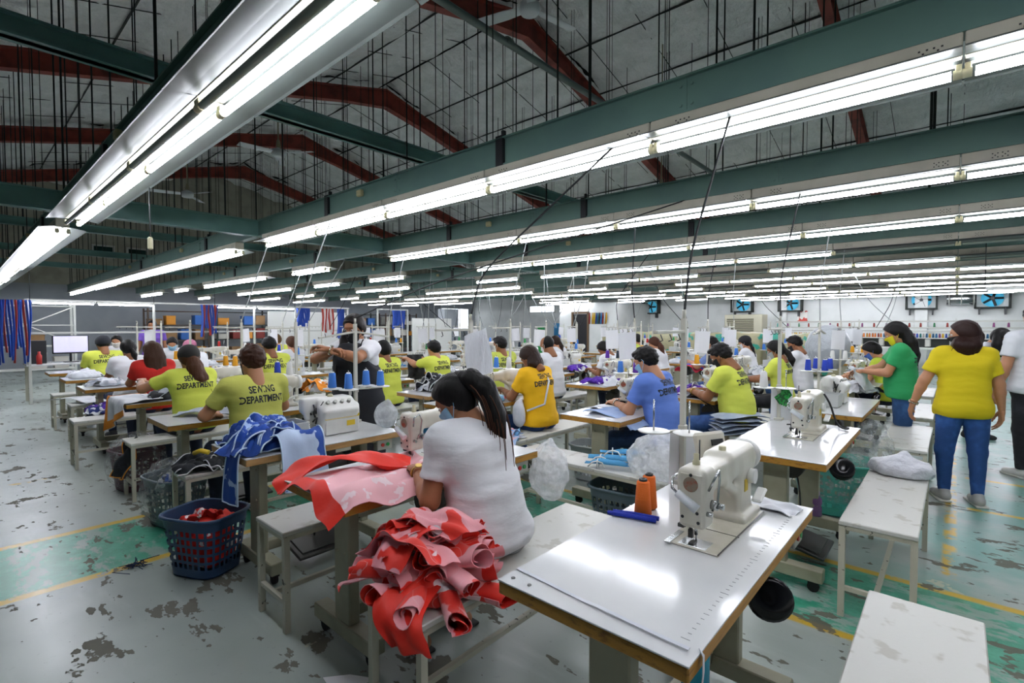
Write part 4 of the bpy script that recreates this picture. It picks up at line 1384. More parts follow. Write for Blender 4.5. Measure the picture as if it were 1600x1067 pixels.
BLK, BRN, LBR = '#100e0e', '#2a1a12', '#4a2d1b'
SK1, SK2, SK3 = '#a87250', '#8f5e3e', '#b98463'
LIME, WHT, GLD, RED, BLU = '#d3dc56', '#e2e3e6', '#f0b90c', '#d0261c', '#5f80cf'
NAVY, JEAN, BLACKP = '#1b2438', '#23426e', '#16171b'
m_watch = M('watch_steel', '#b9b6a8', .25, metal=.9); m_gold = M('gold_band', '#c9a85a', .3, metal=.9)

# the woman sewing in front
P1 = person('seated woman in white shirt, light blue mask and high ponytail, sewing red-pink cloth in front', -1.50, 1.55, 0, bulk=1.14, lean=22, hp=36, hy=26, lh=(.335, -.14, .835), rh=(.35, .03, .835), skin=SK1,
            shirt=WHT, pants='#8c8f92', hair=('long', BLK), mask='#8fbfdb', res=.0095, seat=.505, feet='sandal', shoe='#1b1b1d', curl=38, glen=.55, poleL=(-.25, -.35, -1.0), poleR=(-.1, .5, -1), hands={-1: (.8, .45, -.05), 1: (.85, -.4, -.05)},
            tail=dict(pts=[(-.085, 0, .075), (-.10, .02, .10), (-.16, .05, .06), (-.21, .07, -.06), (-.225, .07, -.20), (-.22, .07, -.31)], r=[.022, .033, .037, .034, .024, .008], w=.010, strands=110, tip=LBR))
band(P1, -1, m_gold)
# left block
p = person('seated man in lime SEWING DEPARTMENT shirt with short brown hair, seen from behind', -3.90, 1.52, .10, male=1, bulk=1.0, lean=6, hp=8, lh=(.36, -.16, .82), rh=(.36, .16, .82), skin=SK3, shirt='#c6c860', pants=NAVY,
       hair=('short', '#3a2216'), text=True, res=.012, mask='#1c1d20', poleL=(-.2, -1, -.8), poleR=(-.2, 1, -.8))
person('seated woman in lime shirt and black cap with long brown ponytail', -5.28, 1.50, .05, bulk=1.0, lean=12, hp=18, lh=(.42, -.30, .98), rh=(.42, .14, .83), skin=SK3, shirt=LIME, pants=NAVY, hair=('long', LBR), hat='#22211f', text=True, res=.012,
       tail=dict(pts=[(-.09, 0, -.02), (-.12, .02, -.09), (-.15, .05, -.20), (-.17, .10, -.34)], r=[.03, .042, .040, .012], w=.03, strands=40, tip='#5a3420'), poleL=(-.2, -1, -.6))
person('seated woman in red shirt with very long straight brown hair', -6.92, 1.58, .1, bulk=1.0, lean=10, hp=18, skin=SK2, shirt=RED, pants=NAVY, hair=('long', '#3c2415'),
       tail=dict(pts=[(-.07, 0, .04), (-.11, 0, -.08), (-.13, 0, -.25), (-.14, 0, -.42)], r=[.05, .05, .045, .02], w=.07))
person('seated worker in plain white shirt with dark ponytail beside the woman in red', -8.05, 1.58, .1, bulk=1.1, lean=12, hp=20, skin=SK2, shirt=WHT, pants=NAVY, hair=('long', BLK), tail=dict(pts=[(-.09, 0, 0), (-.13, .03, -.08), (-.14, .05, -.2)], r=[.025, .03, .012]))
person('seated worker in lime shirt and dark cap, far left by the computer', -9.45, 1.55, .1, male=1, lean=14, hp=22, skin=SK2, shirt=LIME, pants=NAVY, hair=('short', BLK), hat='#1d2028', text=True)
person('woman in white facing right behind the lime worker at far left', -12.0, 2.15, PI * .85, lean=8, hp=15, skin=SK3, shirt=WHT, hair=('long', BLK), mask='#d8d4c8', res=.019)
person('standing man in purple shirt at the far left', -13.7, 3.08, 2.6, 'stand', male=1, lean=0, hp=5, skin=SK2, shirt='#6f4fae', pants=NAVY, hair=('short', BLK), res=.019)
person('bending worker in white and blue mask behind the red shirt', -10.9, 2.75, 2.9, lean=20, hp=30, skin=SK3, shirt=WHT, hair=('long', BLK), mask='#8fbfdb', res=.019)
person('worker in white with pink cap bending over at left', -8.9, 2.62, .3, lean=26, hp=30, skin=SK3, shirt=WHT, hair=('long', BLK), hat='#b06a86', res=.019)
person('worker in lime behind the man in lime, dark hair', -6.75, 2.85, .1, male=1, lean=10, hp=20, skin=SK2, shirt=LIME, pants=NAVY, hair=('short', BLK), text=True)
person('ponytailed woman in white seated at left of the standing worker', -8.2, 3.8, .1, lean=8, hp=15, skin=SK3, shirt=WHT, pants=NAVY, hair=('long', LBR), tail=dict(pts=[(-.09, 0, .01), (-.13, .01, -.06), (-.15, .02, -.22)], r=[.025, .036, .012]))
person('worker in lime beyond the ponytailed woman in white', -10.4, 4.5, .1, lean=8, hp=15, skin=SK3, shirt=LIME, pants=NAVY, hair=('long', '#5a4020'), res=.019)
# the standing woman
P12 = person('standing woman in white shirt, black apron and black mask threading the overlock stand', -3.95, 2.40, math.radians(114), 'stand', bulk=1.05, lean=4, hp=16, hy=0, lh=(.36, .03, 1.30), rh=(.33, .02, 1.28), skin=SK1, shirt=WHT, pants=BLACKP,
             hair=('long', '#17110f'), mask='#15161a', res=.0115, curl=38, stature=1.04, poleL=(-.1, -1, -.4), poleR=(-.1, 1, -.35), hands={-1: (.2, .9, .3), 1: (.2, -.9, .25)},
             tail=dict(pts=[(-.05, .02, .04), (-.02, .09, -.12), (.05, .10, -.26), (.07, .11, -.42)], r=[.05, .04, .035, .014], w=.02, strands=40, tip='#3b2014'))
band(P12, -1, m_watch, r=.031)
def apron(info, mat, yaw0=0):
    s = info['s']; pel, waist, chest = info['pel'], info['waist'], info['chest']
    f = SDF(pel + V3(-.28, -.32, -.62), chest + V3(.32, .32, .12), .012)
    w = .085 * s
    for sd in (-1, 1):
        r = V3(0, sd, 0)
        f.cone(pel + r * w * 1.2 - V3(0, 0, .5), pel + r * w * 1.2, .16 * s, .148 * s, .03)
        f.cone(pel + r * w * 1.2, waist + r * w, .148 * s, .142 * s, .03)
        f.cone(waist + r * w, chest + r * w * .9 + V3(0, 0, .03), .142 * s, .146 * s, .03)
        f.cone(chest + r * .06 + V3(.065, 0, 0), chest + r * .06 + V3(.08, 0, 0), .092, .088, .03)
    f.clip(pel + V3(0, 0, -.5), (0, 0, 1)); f.clip(pel + V3(-.03, 0, 0), (1, 0, 0))
    # bib: narrow above the waist
    for sd in (-1, 1): f.clip(chest + V3(0, sd * .15, .02), (0, -sd * 1.0, -.55))
    f.wob(.004, (9, 9, 14), 2)
    V, F = f.surf()
    ao = link('apron', npmesh('apron', W(V), F[:, ::-1], mat), info['root'])
    for sd in (-1, 1):
        b = MB(); b.tube(W([chest + V3(.13, sd * .11, .07), info['S'][sd] + V3(.03, -sd * .07, .07), info['neckb'] + V3(-.06, sd * .05, .0)]), .011, 6); b.obj('apron_strap', mat, ao)
apron(P12, M('apron_black', '#23252b', .85, bump=.2, bscale=20, obj=True))
# middle block
person('seated woman in lime shirt with black hair bun behind the standing worker', -5.2, 3.58, .1, bulk=1.05, lean=10, hp=18, skin=SK2, shirt=LIME, pants=NAVY, hair=('long', BLK), text=True)
person('seated worker in lime reaching both arms forward with black cloth', -5.0, 4.25, .1, lean=14, hp=15, lh=(.55, -.1, 1.05), rh=(.52, .12, 1.05), skin=SK3, shirt=LIME, pants=NAVY, hair=('short', BLK), text=True)
person('seated man in lime shirt with short black hair at the middle', -4.68, 5.1, -.12, male=1, bulk=1.05, lean=8, hp=8, hy=15, skin=SK2, shirt='#c6d058', pants=NAVY, hair=('crop', BLK), text=True, mask='#cfd3d4')
P16 = person('seated woman in golden yellow shirt with white sling bag strap and short brown hair', -2.98, 3.78, 0, bulk=1.05, lean=12, hp=38, lh=(.40, -.12, .86), rh=(.45, .1, .84), skin=SK2, shirt=GLD, pants='#1f3a68', hair=('long', '#2a1a12'), text=True, res=.012,
       tail=dict(pts=[(-.06, 0, -.02), (-.085, 0, -.07), (-.08, 0, -.11)], r=[.05, .05, .035], w=.05, strands=20))
person('seated balding man in white shirt and white mask', -4.1, 5.45, 0, male=1, bulk=1.08, lean=8, hp=24, skin=SK2, shirt=WHT, pants=NAVY, hair=('bald', BLK), mask='#d9dcdd', res=.013)
person('woman in white patterned top with yellow hair tie behind the balding man', -5.5, 7.6, 0, lean=14, hp=25, skin=SK3, shirt='#d5d6d8', hair=('long', BRN), res=.019, tail=dict(pts=[(-.09, 0, 0), (-.14, 0, -.08), (-.18, 0, -.22)], r=[.025, .04, .012]))
person('worker in white bent low behind the purple thread cones', -3.78, 6.68, 0, lean=26, hp=42, skin=SK2, shirt=WHT, pants=NAVY, hair=('long', BLK))
person('far woman in lime with black mask and ponytail in the middle', -5.0, 9.7, 0, lean=6, hp=18, skin=SK3, shirt='#c5d152', hair=('long', BLK), mask='#15161a', res=.019, text=True, tail=dict(pts=[(-.09, 0, .02), (-.13, 0, -.05), (-.15, 0, -.2)], r=[.025, .03, .012]))
person('far woman with long reddish brown hair behind the blue shirted man', -3.8, 8.25, 0, lean=16, hp=30, skin=SK3, shirt='#d9dadc', hair=('long', '#4a2a1c'), res=.019, tail=dict(pts=[(-.08, 0, .02), (-.14, 0, -.08), (-.2, 0, -.28)], r=[.03, .04, .012], w=.02))
P22 = person('seated man in blue shirt and light blue mask, short black hair, profile', -1.74, 3.86, 0, male=1, bulk=1.0, lean=18, hp=24, lh=(.44, -.06, .83), rh=(.46, .12, .83), skin=SK3, shirt=BLU, pants='#1c3355', hair=('short', BLK), mask='#8fbfdb', text=True, res=.0105, legs={-1: (.50, -.12, .075)})
band(P22, -1, m_watch)
person('far man in slate blue shirt with black mask', -2.62, 7.7, 0, male=1, bulk=1.05, lean=14, hp=24, lh=(.5, -.1, .95), rh=(.5, .1, .92), skin=SK3, shirt='#6d83b5', pants='#2a4470', hair=('crop', BLK), mask='#15161a')
P24 = person('seated man in lime shirt with black mask in right half', -1.52, 4.98, 0, male=1, bulk=1.08, lean=16, hp=34, lh=(.44, -.05, .84), rh=(.44, .1, .84), skin=SK2, shirt=LIME, pants='#2c4a7c', hair=('short', BLK), mask='#15161a', text=True, res=.0115)
band(P24, -1, m_gold)
person('seated woman in lime with grey mask and black ponytail at right', -1.56, 6.75, 0, lean=8, hp=22, skin=SK2, shirt=LIME, pants=BLACKP, hair=('long', BLK), mask='#9aa0a8', text=True, res=.0125, tail=dict(pts=[(-.09, 0, .0), (-.14, 0, -.03), (-.19, 0, -.12), (-.2, 0, -.2)], r=[.025, .034, .034, .012]))
person('seated man in white shirt with black mask and tousled hair at right', -1.68, 8.4, 0, male=1, lean=10, hp=24, skin=SK2, shirt=WHT, pants='#2a4a78', hair=('short', BLK), mask='#15161a')
person('woman in white with black cap and long ponytail far at right', -2.7, 9.45, 0, lean=12, hp=20, skin=SK3, shirt=WHT, hair=('long', BLK), hat='#15161a', mask='#cfd3d4', res=.019, tail=dict(pts=[(-.09, 0, 0), (-.14, 0, -.1), (-.2, 0, -.25)], r=[.025, .03, .012]))
# right block
P28 = person('standing woman in green shirt and yellow mask holding white cloth', -.38, 6.42, .12, 'stand', bulk=1.06, lean=6, hp=24, hy=-4, lh=(.34, -.04, 1.02), rh=(.40, .06, 1.0), skin=SK3, shirt='#27985a', pants='#2c4f80', hair=('long', BLK), mask='#d9cc1f', text=True, res=.012, stature=1.0,
       tail=dict(pts=[(-.07, 0, .02), (-.13, -.01, -.10), (-.16, -.02, -.22), (-.17, -.03, -.34)], r=[.05, .05, .04, .014], w=.03, strands=30))
person('seated woman with blue mask partly behind the woman in green', -.62, 7.95, 0, lean=18, hp=34, skin=SK3, shirt='#b9c93a', pants=NAVY, hair=('long', BLK), mask='#3f5fae', res=.015)
P30 = person('standing woman in yellow shirt and blue jeans seen from behind, dark brown bob', .06, 5.66, math.radians(-72), 'stand', bulk=1.04, lean=2, hp=6, hy=64, lh=(.08, -.36, .72), rh=(.06, .30, .66), skin=SK3, shirt='#d9c312', pants='#22467e', hair=('long', '#2a1713'), mask='#15161a', res=.011, stature=1.0,
       legs={-1: (.03, -.11), 1: (-.04, .09)}, shoe='#a9a9a6', curl=22, poleL=(-.5, -.8, -.3), poleR=(-.6, .8, -.2), hands={-1: (.35, -.1, -1), 1: (.1, 0, -1)}, hemdrop=.03,
       tail=dict(pts=[(-.05, 0, -.02), (-.07, 0, -.10), (-.07, 0, -.17)], r=[.058, .055, .03], w=.055, strands=40))
band(P30, -1, m_watch, 'bracelet', r=.027)
person('standing man in white shirt and black trousers cut by the right edge', .60, 7.05, -.9, 'stand', male=1, bulk=1.12, lean=2, hp=4, skin=SK3, shirt='#d5d7dc', pants='#17181d', hair=('short', BLK), res=.012, stature=1.04, shoe='#c9c8c4', legs={-1: (.0, -.12), 1: (.02, .10)})
person('woman with long black hair leaning over a machine at far right', .22, 9.0, 2.4, 'stand', lean=28, hp=40, lh=(.45, -.1, .95), rh=(.45, .1, .95), skin=SK3, shirt='#c9cad0', pants=NAVY, hair=('long', BLK), res=.015, tail=dict(pts=[(-.03, .02, .03), (.02, .07, -.1), (.05, .08, -.25)], r=[.05, .045, .014], w=.03))
# ------------------------------------------------------------------ cloth, bags, baskets
def cloth(hexc, col2=None, nscale=9, lo=.5, hi=.52, rough=.8, bump=.2):
    return M('fabric_' + hexc + (col2 or ''), hexc, rough, col2=col2, nscale=nscale, lo=lo, hi=hi, bump=bump, bscale=25, bdist=.01)

def sheet_mesh(name, P, mats, thick=.003, mi=None):
    """double-sided cloth from a grid of points"""
    b = MB()
    N = np.cross(np.gradient(P, axis=0), np.gradient(P, axis=1)); N /= np.linalg.norm(N, axis=-1, keepdims=True) + 1e-9
    b.grid(P); b.grid((P - N * thick)[:, ::-1], 1 if isinstance(mats, (list, tuple)) and len(mats) > 1 else 0)
    for e, rev in ((0, 1), (-1, 0)):
        q = np.stack([P[e], (P - N * thick)[e]], 0)
        b.grid(q[::-1] if rev else q)
        q = np.stack([P[:, e], (P - N * thick)[:, e]], 0)
        b.grid(q if rev else q[::-1])
    return b.mesh(name, mats)

def strip(p0, pm, p1, width, side, amp, fu, fv, seed, nu=26, nv=12, taper=0.0):
    """ruffled strip of cloth following a curve"""
    p0, pm, p1 = (np.array(q, float) for q in (p0, pm, p1))
    u = np.linspace(0, 1, nu)[:, None, None]; v = np.linspace(-.5, .5, nv)[None, :, None]
    c = (1 - u) ** 2 * p0 + 2 * u * (1 - u) * pm + u ** 2 * p1
    side = np.array(side, float); side /= np.linalg.norm(side)
    T = np.gradient(c[:, 0], axis=0); T /= np.linalg.norm(T, axis=1)[:, None]
    nr = np.cross(T, side); nr /= np.linalg.norm(nr, axis=1)[:, None] + 1e-9
    w = width * (1 - taper * u)
    P = c + side * v * w
    ph = seed * 1.7
    d = amp * (np.sin(2 * PI * (fu * u + fv * v) + ph) + .5 * np.sin(2 * PI * (1.9 * fv * v - .7 * fu * u) + 2 * ph))
    d = d + amp * .8 * vnoise(np.concatenate([np.broadcast_to(u * 5, d.shape), np.broadcast_to(v * 5 + seed, d.shape), d * 0 + seed], -1), seed)[..., None]
    return P + nr[:, None, :] * d

def garment(name, label, cat, P, mats, piping=None, group=None, thick=.004):
    o = link(name, sheet_mesh(name, P, mats, thick))
    tag(o, label, cat, group)
    if piping:
        b = MB()
        for e in (P[:, 0], P[:, -1], P[-1]): b.tube(e, .0045, 5)
        b.obj('piping', piping, o)
    return o

def heap(label, c, size, cols, n, seed, group, piping=None, floor=None, h=.14, name='garment', cat='garment'):
    """loose pieces of clothing thrown on one another; c = centre of the surface they lie on"""
    rr = random.Random(seed)
    cx, cy, cz = c
    s = SDF((cx - size[0] * .6, cy - size[1] * .6, cz - .01), (cx + size[0] * .6, cy + size[1] * .6, cz + h * 1.5), .014)
    for i in range(7):
        a, q = rr.uniform(0, 6.28), rr.uniform(0, .28)
        px, py = cx + math.cos(a) * q * size[0], cy + math.sin(a) * q * size[1]
        rad = rr.uniform(.10, .17) * min(size)
        s.ell((px, py, cz + .02), (rad * 1.6, rad * 1.4, h * rr.uniform(.5, .8)), k=.04)
    s.wob(.014, (16, 16, 22), seed); s.clip((cx, cy, cz + .001), (0, 0, 1))
    V, F = s.surf()
    tag(link(name, npmesh(name, V, F, cols[0])), label + ', bottom layer', cat, group)
    for i in range(n):
        a = rr.uniform(0, 6.28)
        d = V3(math.cos(a) * size[0], math.sin(a) * size[1], 0)
        off = V3(rr.uniform(-.18, .18) * size[0], rr.uniform(-.18, .18) * size[1], 0)
        z1 = cz + .012
        hh = h * rr.uniform(.9, 1.9)
        P = strip(V3(cx, cy, z1) + off - d * rr.uniform(.22, .45), V3(cx, cy, cz + hh) + off, V3(cx, cy, z1) + off + d * rr.uniform(.25, .5),
                  rr.uniform(.12, .22), (-d[1], d[0], rr.uniform(-.05, .2)), rr.uniform(.010, .022), rr.uniform(1.5, 3.2), rr.uniform(.7, 1.6), seed * 13 + i, 24, 11)
        P[..., 2] = np.maximum(P[..., 2], cz + .004 + .002 * (i % 3))
        garment(name, label + ', ' + ORD[i + 1] + ' layer', cat, P, cols[(i + 1) % len(cols)], piping, group)

# --- red and pink bundle on the end of the bench
def jersey_mat():
    t = NT('red_pink_jersey')
    P = t.pos()
    f = t.step(t.noise(7.5, P, 1.5, .4, off=2.0), .535, .545)
    l = t.math('ABSOLUTE', t.math('SUBTRACT', t.noise(9, P, 0, .4, off=6.0), .5))
    base = t.mix(f, lin('#f2a5ab'), lin('#ee3322'))
    base = t.mix(t.step(t.noise(10, P, 1, .4, off=14.0), .64, .65), base, lin('#eadfe2'))
    base = t.mix(t.math('MULTIPLY', t.math('SUBTRACT', 1.0, t.step(l, .004, .008)), .3), base, lin('#f3d6d8'))
    t.put(t.b.inputs['Base Color'], base)
    t.b.inputs['Roughness'].default_value = .6; t.b.inputs['Sheen Weight'].default_value = .3
    t.bump(t.noise(30, P, 3, .6), .15, .006)
    return t.m
m_jer = jersey_mat()
m_pink = cloth('#f0a2aa', rough=.6); m_redc = cloth('#ec3120', rough=.55); m_inner = M('red_inside', '#e82f20', .6, col2='#f0a2aa', nscale=6, lo=.46, hi=.48)
BX, BY, BZ = -1.50, 1.17, .505
bun = thing('fabric_bundle', 'tied bundle of rolled red and pink jersey pieces on the bench end', 'fabric', (BX, BY, BZ))
def roll(p0, p1, r, seed, mats, turns=1.7, flare=1.08):
    p0, p1 = np.array(p0, float), np.array(p1, float)
    T = p1 - p0; L = np.linalg.norm(T); T /= L
    a = np.cross(T, V3(0, 0, 1)); a /= np.linalg.norm(a); c = np.cross(a, T)
    nu, nv = 12, 30
    u = np.linspace(0, 1, nu)[:, None]; th = np.linspace(0, 2 * PI * turns, nv)[None, :]
    rr = r * (.42 + .58 * th / th.max()) * (.8 + (flare - .8) * u) * (1 + .10 * np.sin(3 * th + seed) + .06 * np.sin(5 * u * 3 + th + seed))
    th2 = th + seed + .6 * u
    end = .022 * np.sin(th2 * .8 + seed) * u ** 3
    P = p0 + T * (u * L + end)[..., None] + a * (rr * np.cos(th2))[..., None] + c * (.82 * rr * np.sin(th2))[..., None]
    bend = vnoise(np.stack([u * 3 + seed, u * 0 + .3, u * 0], -1), seed % 17)
    P = P + c * (.02 * bend)[..., None]
    P[..., 2] = np.maximum(P[..., 2], .004)
    return sheet_mesh('fabric_roll', P, mats, .0025)
rr = random.Random(4)
core = SDF((-.28, -.24, -.01), (.28, .28, .26), .013)
core.ell((0, .03, .04), (.19, .16, .11)); core.wob(.012, (14, 14, 14), 3); core.clip((0, 0, .001), (0, 0, 1))
link('folded_core', core.mesh('folded_core', m_jer), bun)
k = 0
for layer, (zz, rad, n, el) in enumerate(((.045, .20, 9, -.02), (.085, .185, 9, .08), (.125, .165, 8, .18), (.165, .13, 6, .3), (.195, .09, 4, .4))):
    for i in range(n):
        az = math.radians(-205 + 285 * (i + .5 * (layer % 2)) / (n - 1)) if n > 1 else 0
        az += rr.uniform(-.12, .12)
        d = V3(math.cos(az), math.sin(az), el * rr.uniform(.6, 1.2)); d /= np.linalg.norm(d)
        L = rr.uniform(.20, .29) * (1 - .06 * layer)
        p0 = V3(rr.uniform(-.03, .03), .05 + rr.uniform(-.03, .03), zz - .01)
        p1 = p0 + d * L * (rad / .17)
        link('fabric_roll', roll(p0, p1, rr.uniform(.040, .058), k * 1.3, [m_jer, m_inner]), bun); k += 1
# flat pieces laid over and one red flap hanging down off the bench end
for i, (a, b_, c_, wd, sd) in enumerate((((-.22, .02, .13), (-.05, -.02, .36), (.16, .10, .22), .15, (.3, 1, .1)), ((-.02, -.16, .12), (.0, .0, .34), (.05, .22, .16), .17, (1, .1, .1)), ((-.18, -.10, .10), (-.04, -.05, .30), (.18, -.04, .16), .13, (.2, 1, -.3)))):
    P = strip(a, b_, c_, wd, sd, .012, 2.0, .9, 31 + i)
    link('fabric_piece', sheet_mesh('fabric_piece', P, [m_jer, m_inner]), bun)
P = strip((.05, -.08, .07), (.13, -.26, .05), (.20, -.20, -.07), .24, (1, .35, .05), .012, 1.2, 1.1, 41, 20, 14, .35)
link('hanging_flap', sheet_mesh('hanging_flap', P, [m_redc, m_pink]), bun)
P = strip((-.14, -.05, .03), (-.24, -.12, .05), (-.26, -.16, -.01), .14, (.6, -1, 0), .01, 1.2, 1.1, 47, 14, 10)
link('fabric_piece', sheet_mesh('fabric_piece', P, [m_jer, m_inner]), bun)
b = MB(); b.tube([(-.05, -.03, .235), (-.045, .0, .262), (-.05, .05, .26), (-.055, .09, .235)], .0028, 5); b.tube([(-.05, .0, .262), (-.085, -.01, .268), (-.10, .0, .25)], .0022, 5); b.tube([(-.045, .0, .262), (-.01, -.005, .27), (.01, .01, .25)], .0022, 5); b.obj('tie_string', m_white, bun)

# --- cloth being sewn on the woman's table
P = strip((-2.42, 1.02, .735), (-2.18, 1.22, .96), (-2.02, 1.52, .79), .20, (1, -.5, .05), .018, 1.4, .8, 3, 24, 14)
P[..., 2] = np.where((P[..., 1] > 1.04) & (P[..., 0] > -2.37), np.maximum(P[..., 2], .775), P[..., 2])
garment('jersey_piece', 'bright red jersey piece folded on the sewing woman\'s table corner', 'fabric', P, [m_redc, m_redc])
u, v = np.meshgrid(np.linspace(0, 1, 30), np.linspace(0, 1, 22), indexing='ij')
X = -2.30 + .50 * u + .06 * np.sin(3 * v); Y = .985 + .66 * v + .03 * np.sin(5 * u)
Z = .779 + .028 * (vnoise(np.stack([X * 9, Y * 9, u * 0], -1), 3) + 1) * np.clip((u - .02) * 6, 0, 1) + .018 * np.sin(9 * u + 4 * v) ** 2
over = np.clip(1.035 - Y, 0, 1); Z = np.where(Y < 1.035, Z - over * 1.1, Z)
overx = np.clip(X + 1.815, 0, 1); Z = Z - overx * .9
Z = np.where((Y > 1.03) & (X < -1.81), np.maximum(Z, .7735), Z)
garment('jersey_piece', 'pale pink jersey sheet with red border under the woman\'s hands', 'fabric', np.stack([X, Y, Z], -1)[:, 2:], [M('pale_pink_print', '#f4b9be', .6, col2='#f7dcde', nscale=9, lo=.6, hi=.62), m_pink])
link('red_border', sheet_mesh('red_border', np.stack([X, Y, Z], -1)[:, :3], m_redc), bpy.context.collection.objects[-1])

# --- blue garments on the overlock table
m_royal = cloth('#1c479a', '#17397f', 5, .4, .6); m_pblue = cloth('#9fb6d8', '#8aa5cd', 5, .4, .6); m_roy2 = cloth('#1e4ca6', '#a9c3e6', 7, .58, .6)
m_pipe = M('pale_blue_piping', '#c2d8ee', .7)
heap('royal blue garment piece with pale piping heaped on overlock table', (-3.12, 1.25, .772), (.62, .50), [m_royal, m_pblue, m_royal, m_roy2, m_royal], 14, 8, 'blue garments heaped by the overlock machine', m_pipe, h=.15)
P = strip((-3.02, 1.18, .90), (-2.98, 1.0, .92), (-3.02, 1.02, .50), .16, (1, .1, 0), .006, 1, .8, 5, 22, 10)
garment('garment', 'royal blue trouser leg with pale stripe hanging off the overlock table', 'garment', P, m_roy2, m_pipe)
P = strip((-2.93, 1.36, .88), (-2.78, 1.34, .90), (-2.79, 1.36, .56), .26, (0, 1, 0), .012, 1, 1.2, 9, 22, 12)
garment('garment', 'pale blue and royal panel hanging over the overlock table front edge', 'garment', P, cloth('#b2c4de', '#1f4a9c', 5, .56, .58), m_pipe)

# --- other cloth
def draped(label, pts, wd, side, mats, seed, amp=.012, piping=None, fu=1.5, fv=1.0, name='garment', cat='garment'):
    return garment(name, label, cat, strip(*pts, wd, side, amp, fu, fv, seed), mats, piping)
m_blackc = cloth('#17191d', '#23262b', 12, .4, .6); m_whitec = cloth('#dcdee2', '#c9cdd3', 6, .4, .6); m_greyc = cloth('#b3b9c2', '#9fa7b2', 6, .4, .6)
m_org = M('orange_trim', '#e0891b', .7); m_purp = cloth('#5a2aa8', '#4c2094', 6, .4, .6); m_sky = cloth('#5fa6dc', '#8fc2ea', 5, .4, .6)
heap('black track top with white stripes folded on the left bench', (-3.92, 1.16, .503), (.30, .34), [m_blackc, m_blackc, m_blackc], 4, 21, 'black garments on the left bench', M('white_stripe', '#d8d9dc', .7), h=.07)
o = MB().tube([(-3.90, 1.10, .62), (-3.84, 1.12, .645), (-3.80, 1.16, .63)], .016, 6).obj('clip_toy', m_yel); tag(o, 'yellow plastic clip lying on the black garment', 'clip')
u, v = np.meshgrid(np.linspace(0, 1, 26), np.linspace(0, 1, 24), indexing='ij')
s_ = v * (.62 - .22 * u)                       # running length: on the table first, then down over its end
top = .30
Xc = -6.28 + .62 * u + .03 * np.sin(6 * v + 2); Yc = np.where(s_ < top, 1.34 - s_, 1.035 - .02 * np.sin(9 * u + 2) * (s_ - top) / .2 - .05 * (s_ - top))
Zc = np.where(s_ < top, .778 + .014 * (1 + vnoise(np.stack([Xc * 9, Yc * 9, u * 0], -1), 5)), .775 - (s_ - top))
garment('garment', 'white cloth with broad orange border hanging off the capped woman\'s table', 'garment', np.stack([Xc, Yc, Zc], -1), m_whitec)
par = bpy.context.collection.objects[-1]
Pg = np.stack([Xc, Yc - .006, Zc + .004], -1)
link('orange_border', sheet_mesh('orange_border', Pg[:, -4:], m_org), par); link('orange_border', sheet_mesh('orange_border', Pg[:3, :], m_org), par)
draped('grey and white cloth lying on the lime man\'s table', ((-4.72, 1.25, .785), (-4.5, 1.4, .84), (-4.25, 1.6, .785)), .26, (1, -1, 0), m_greyc, 62, .010)
heap('black and white garment piece on the table of the woman in red', (-5.95, 1.45, .772), (.42, .5), [m_blackc, m_whitec, m_greyc], 6, 23, 'black and white garments at left', h=.10)
heap('purple and white garment piece on the far left bench', (-7.25, 1.12, .502), (.34, .34), [m_purp, m_whitec, cloth('#1f2f6e')], 5, 24, 'purple garments at far left', h=.09)
draped('grey sleeve board cloth on a stool at far left', ((-8.9, .95, .52), (-8.55, 1.1, .60), (-8.2, 1.25, .52)), .26, (-.4, 1, 0), m_whitec, 66, .004)
heap('orange and white garment piece stacked behind the lime man', (-5.30, 2.72, .772), (.5, .36), [m_whitec, M('orange_cloth', '#e08a22', .8), m_whitec], 7, 25, 'orange and white garments', h=.13)
heap('black and white sports top heaped on the bare table', (-4.3, 3.62, .772), (.5, .5), [m_blackc, m_whitec, m_blackc, m_greyc], 8, 26, 'black and white sports garments', M('white_stripe', '#d8d9dc', .7), h=.18)
heap('light blue and white garment on the yellow shirt woman\'s table', (-3.42, 3.42, .772), (.46, .5), [m_sky, m_whitec, m_pblue, m_redc], 7, 27, 'light blue garments on the yellow woman\'s table', h=.08)
heap('light blue and pink garment on the yellow shirt woman\'s bench', (-2.95, 3.25, .503), (.30, .34), [m_sky, m_pink, m_pblue, m_whitec], 6, 28, 'garments on the yellow woman\'s bench', h=.07)
draped('pink and pale blue garments drooping off the bench end behind the white bag', ((-2.90, 3.25, .56), (-2.78, 3.02, .58), (-2.80, 2.95, .30)), .24, (1, .1, 0), cloth('#d9a7a4', '#9db9dc', 8, .5, .52), 71, .014)
draped('pale blue cloth panel on the blue shirted man\'s table', ((-2.30, 3.62, .783), (-2.05, 3.62, .84), (-1.82, 3.55, .70)), .26, (.1, 1, 0), cloth('#a3b8dc', '#8ea8d4', 5, .4, .6), 72, .008)
draped('white cloth with red and blue corner on the blue shirted man\'s table', ((-2.40, 3.75, .78), (-2.22, 3.78, .83), (-2.05, 3.85, .78)), .18, (.1, 1, 0), cloth('#dfe1e6', '#d0342b', 6, .60, .61), 73, .006)
heap('purple and white garment on the purple work table', (-3.3, 5.45, .772), (.46, .56), [m_purp, m_whitec, m_purp], 7, 29, 'purple garments on the third row table', h=.07)
heap('purple and white shorts piled left behind the blue shirted man', (-2.05, 5.15, .772), (.36, .34), [m_purp, m_whitec], 6, 30, 'purple shorts', h=.10)
heap('purple and white garment on the balding man\'s side table', (-4.6, 6.75, .772), (.46, .56), [m_purp, m_whitec], 6, 31, 'purple garments on the fourth row table', h=.08)
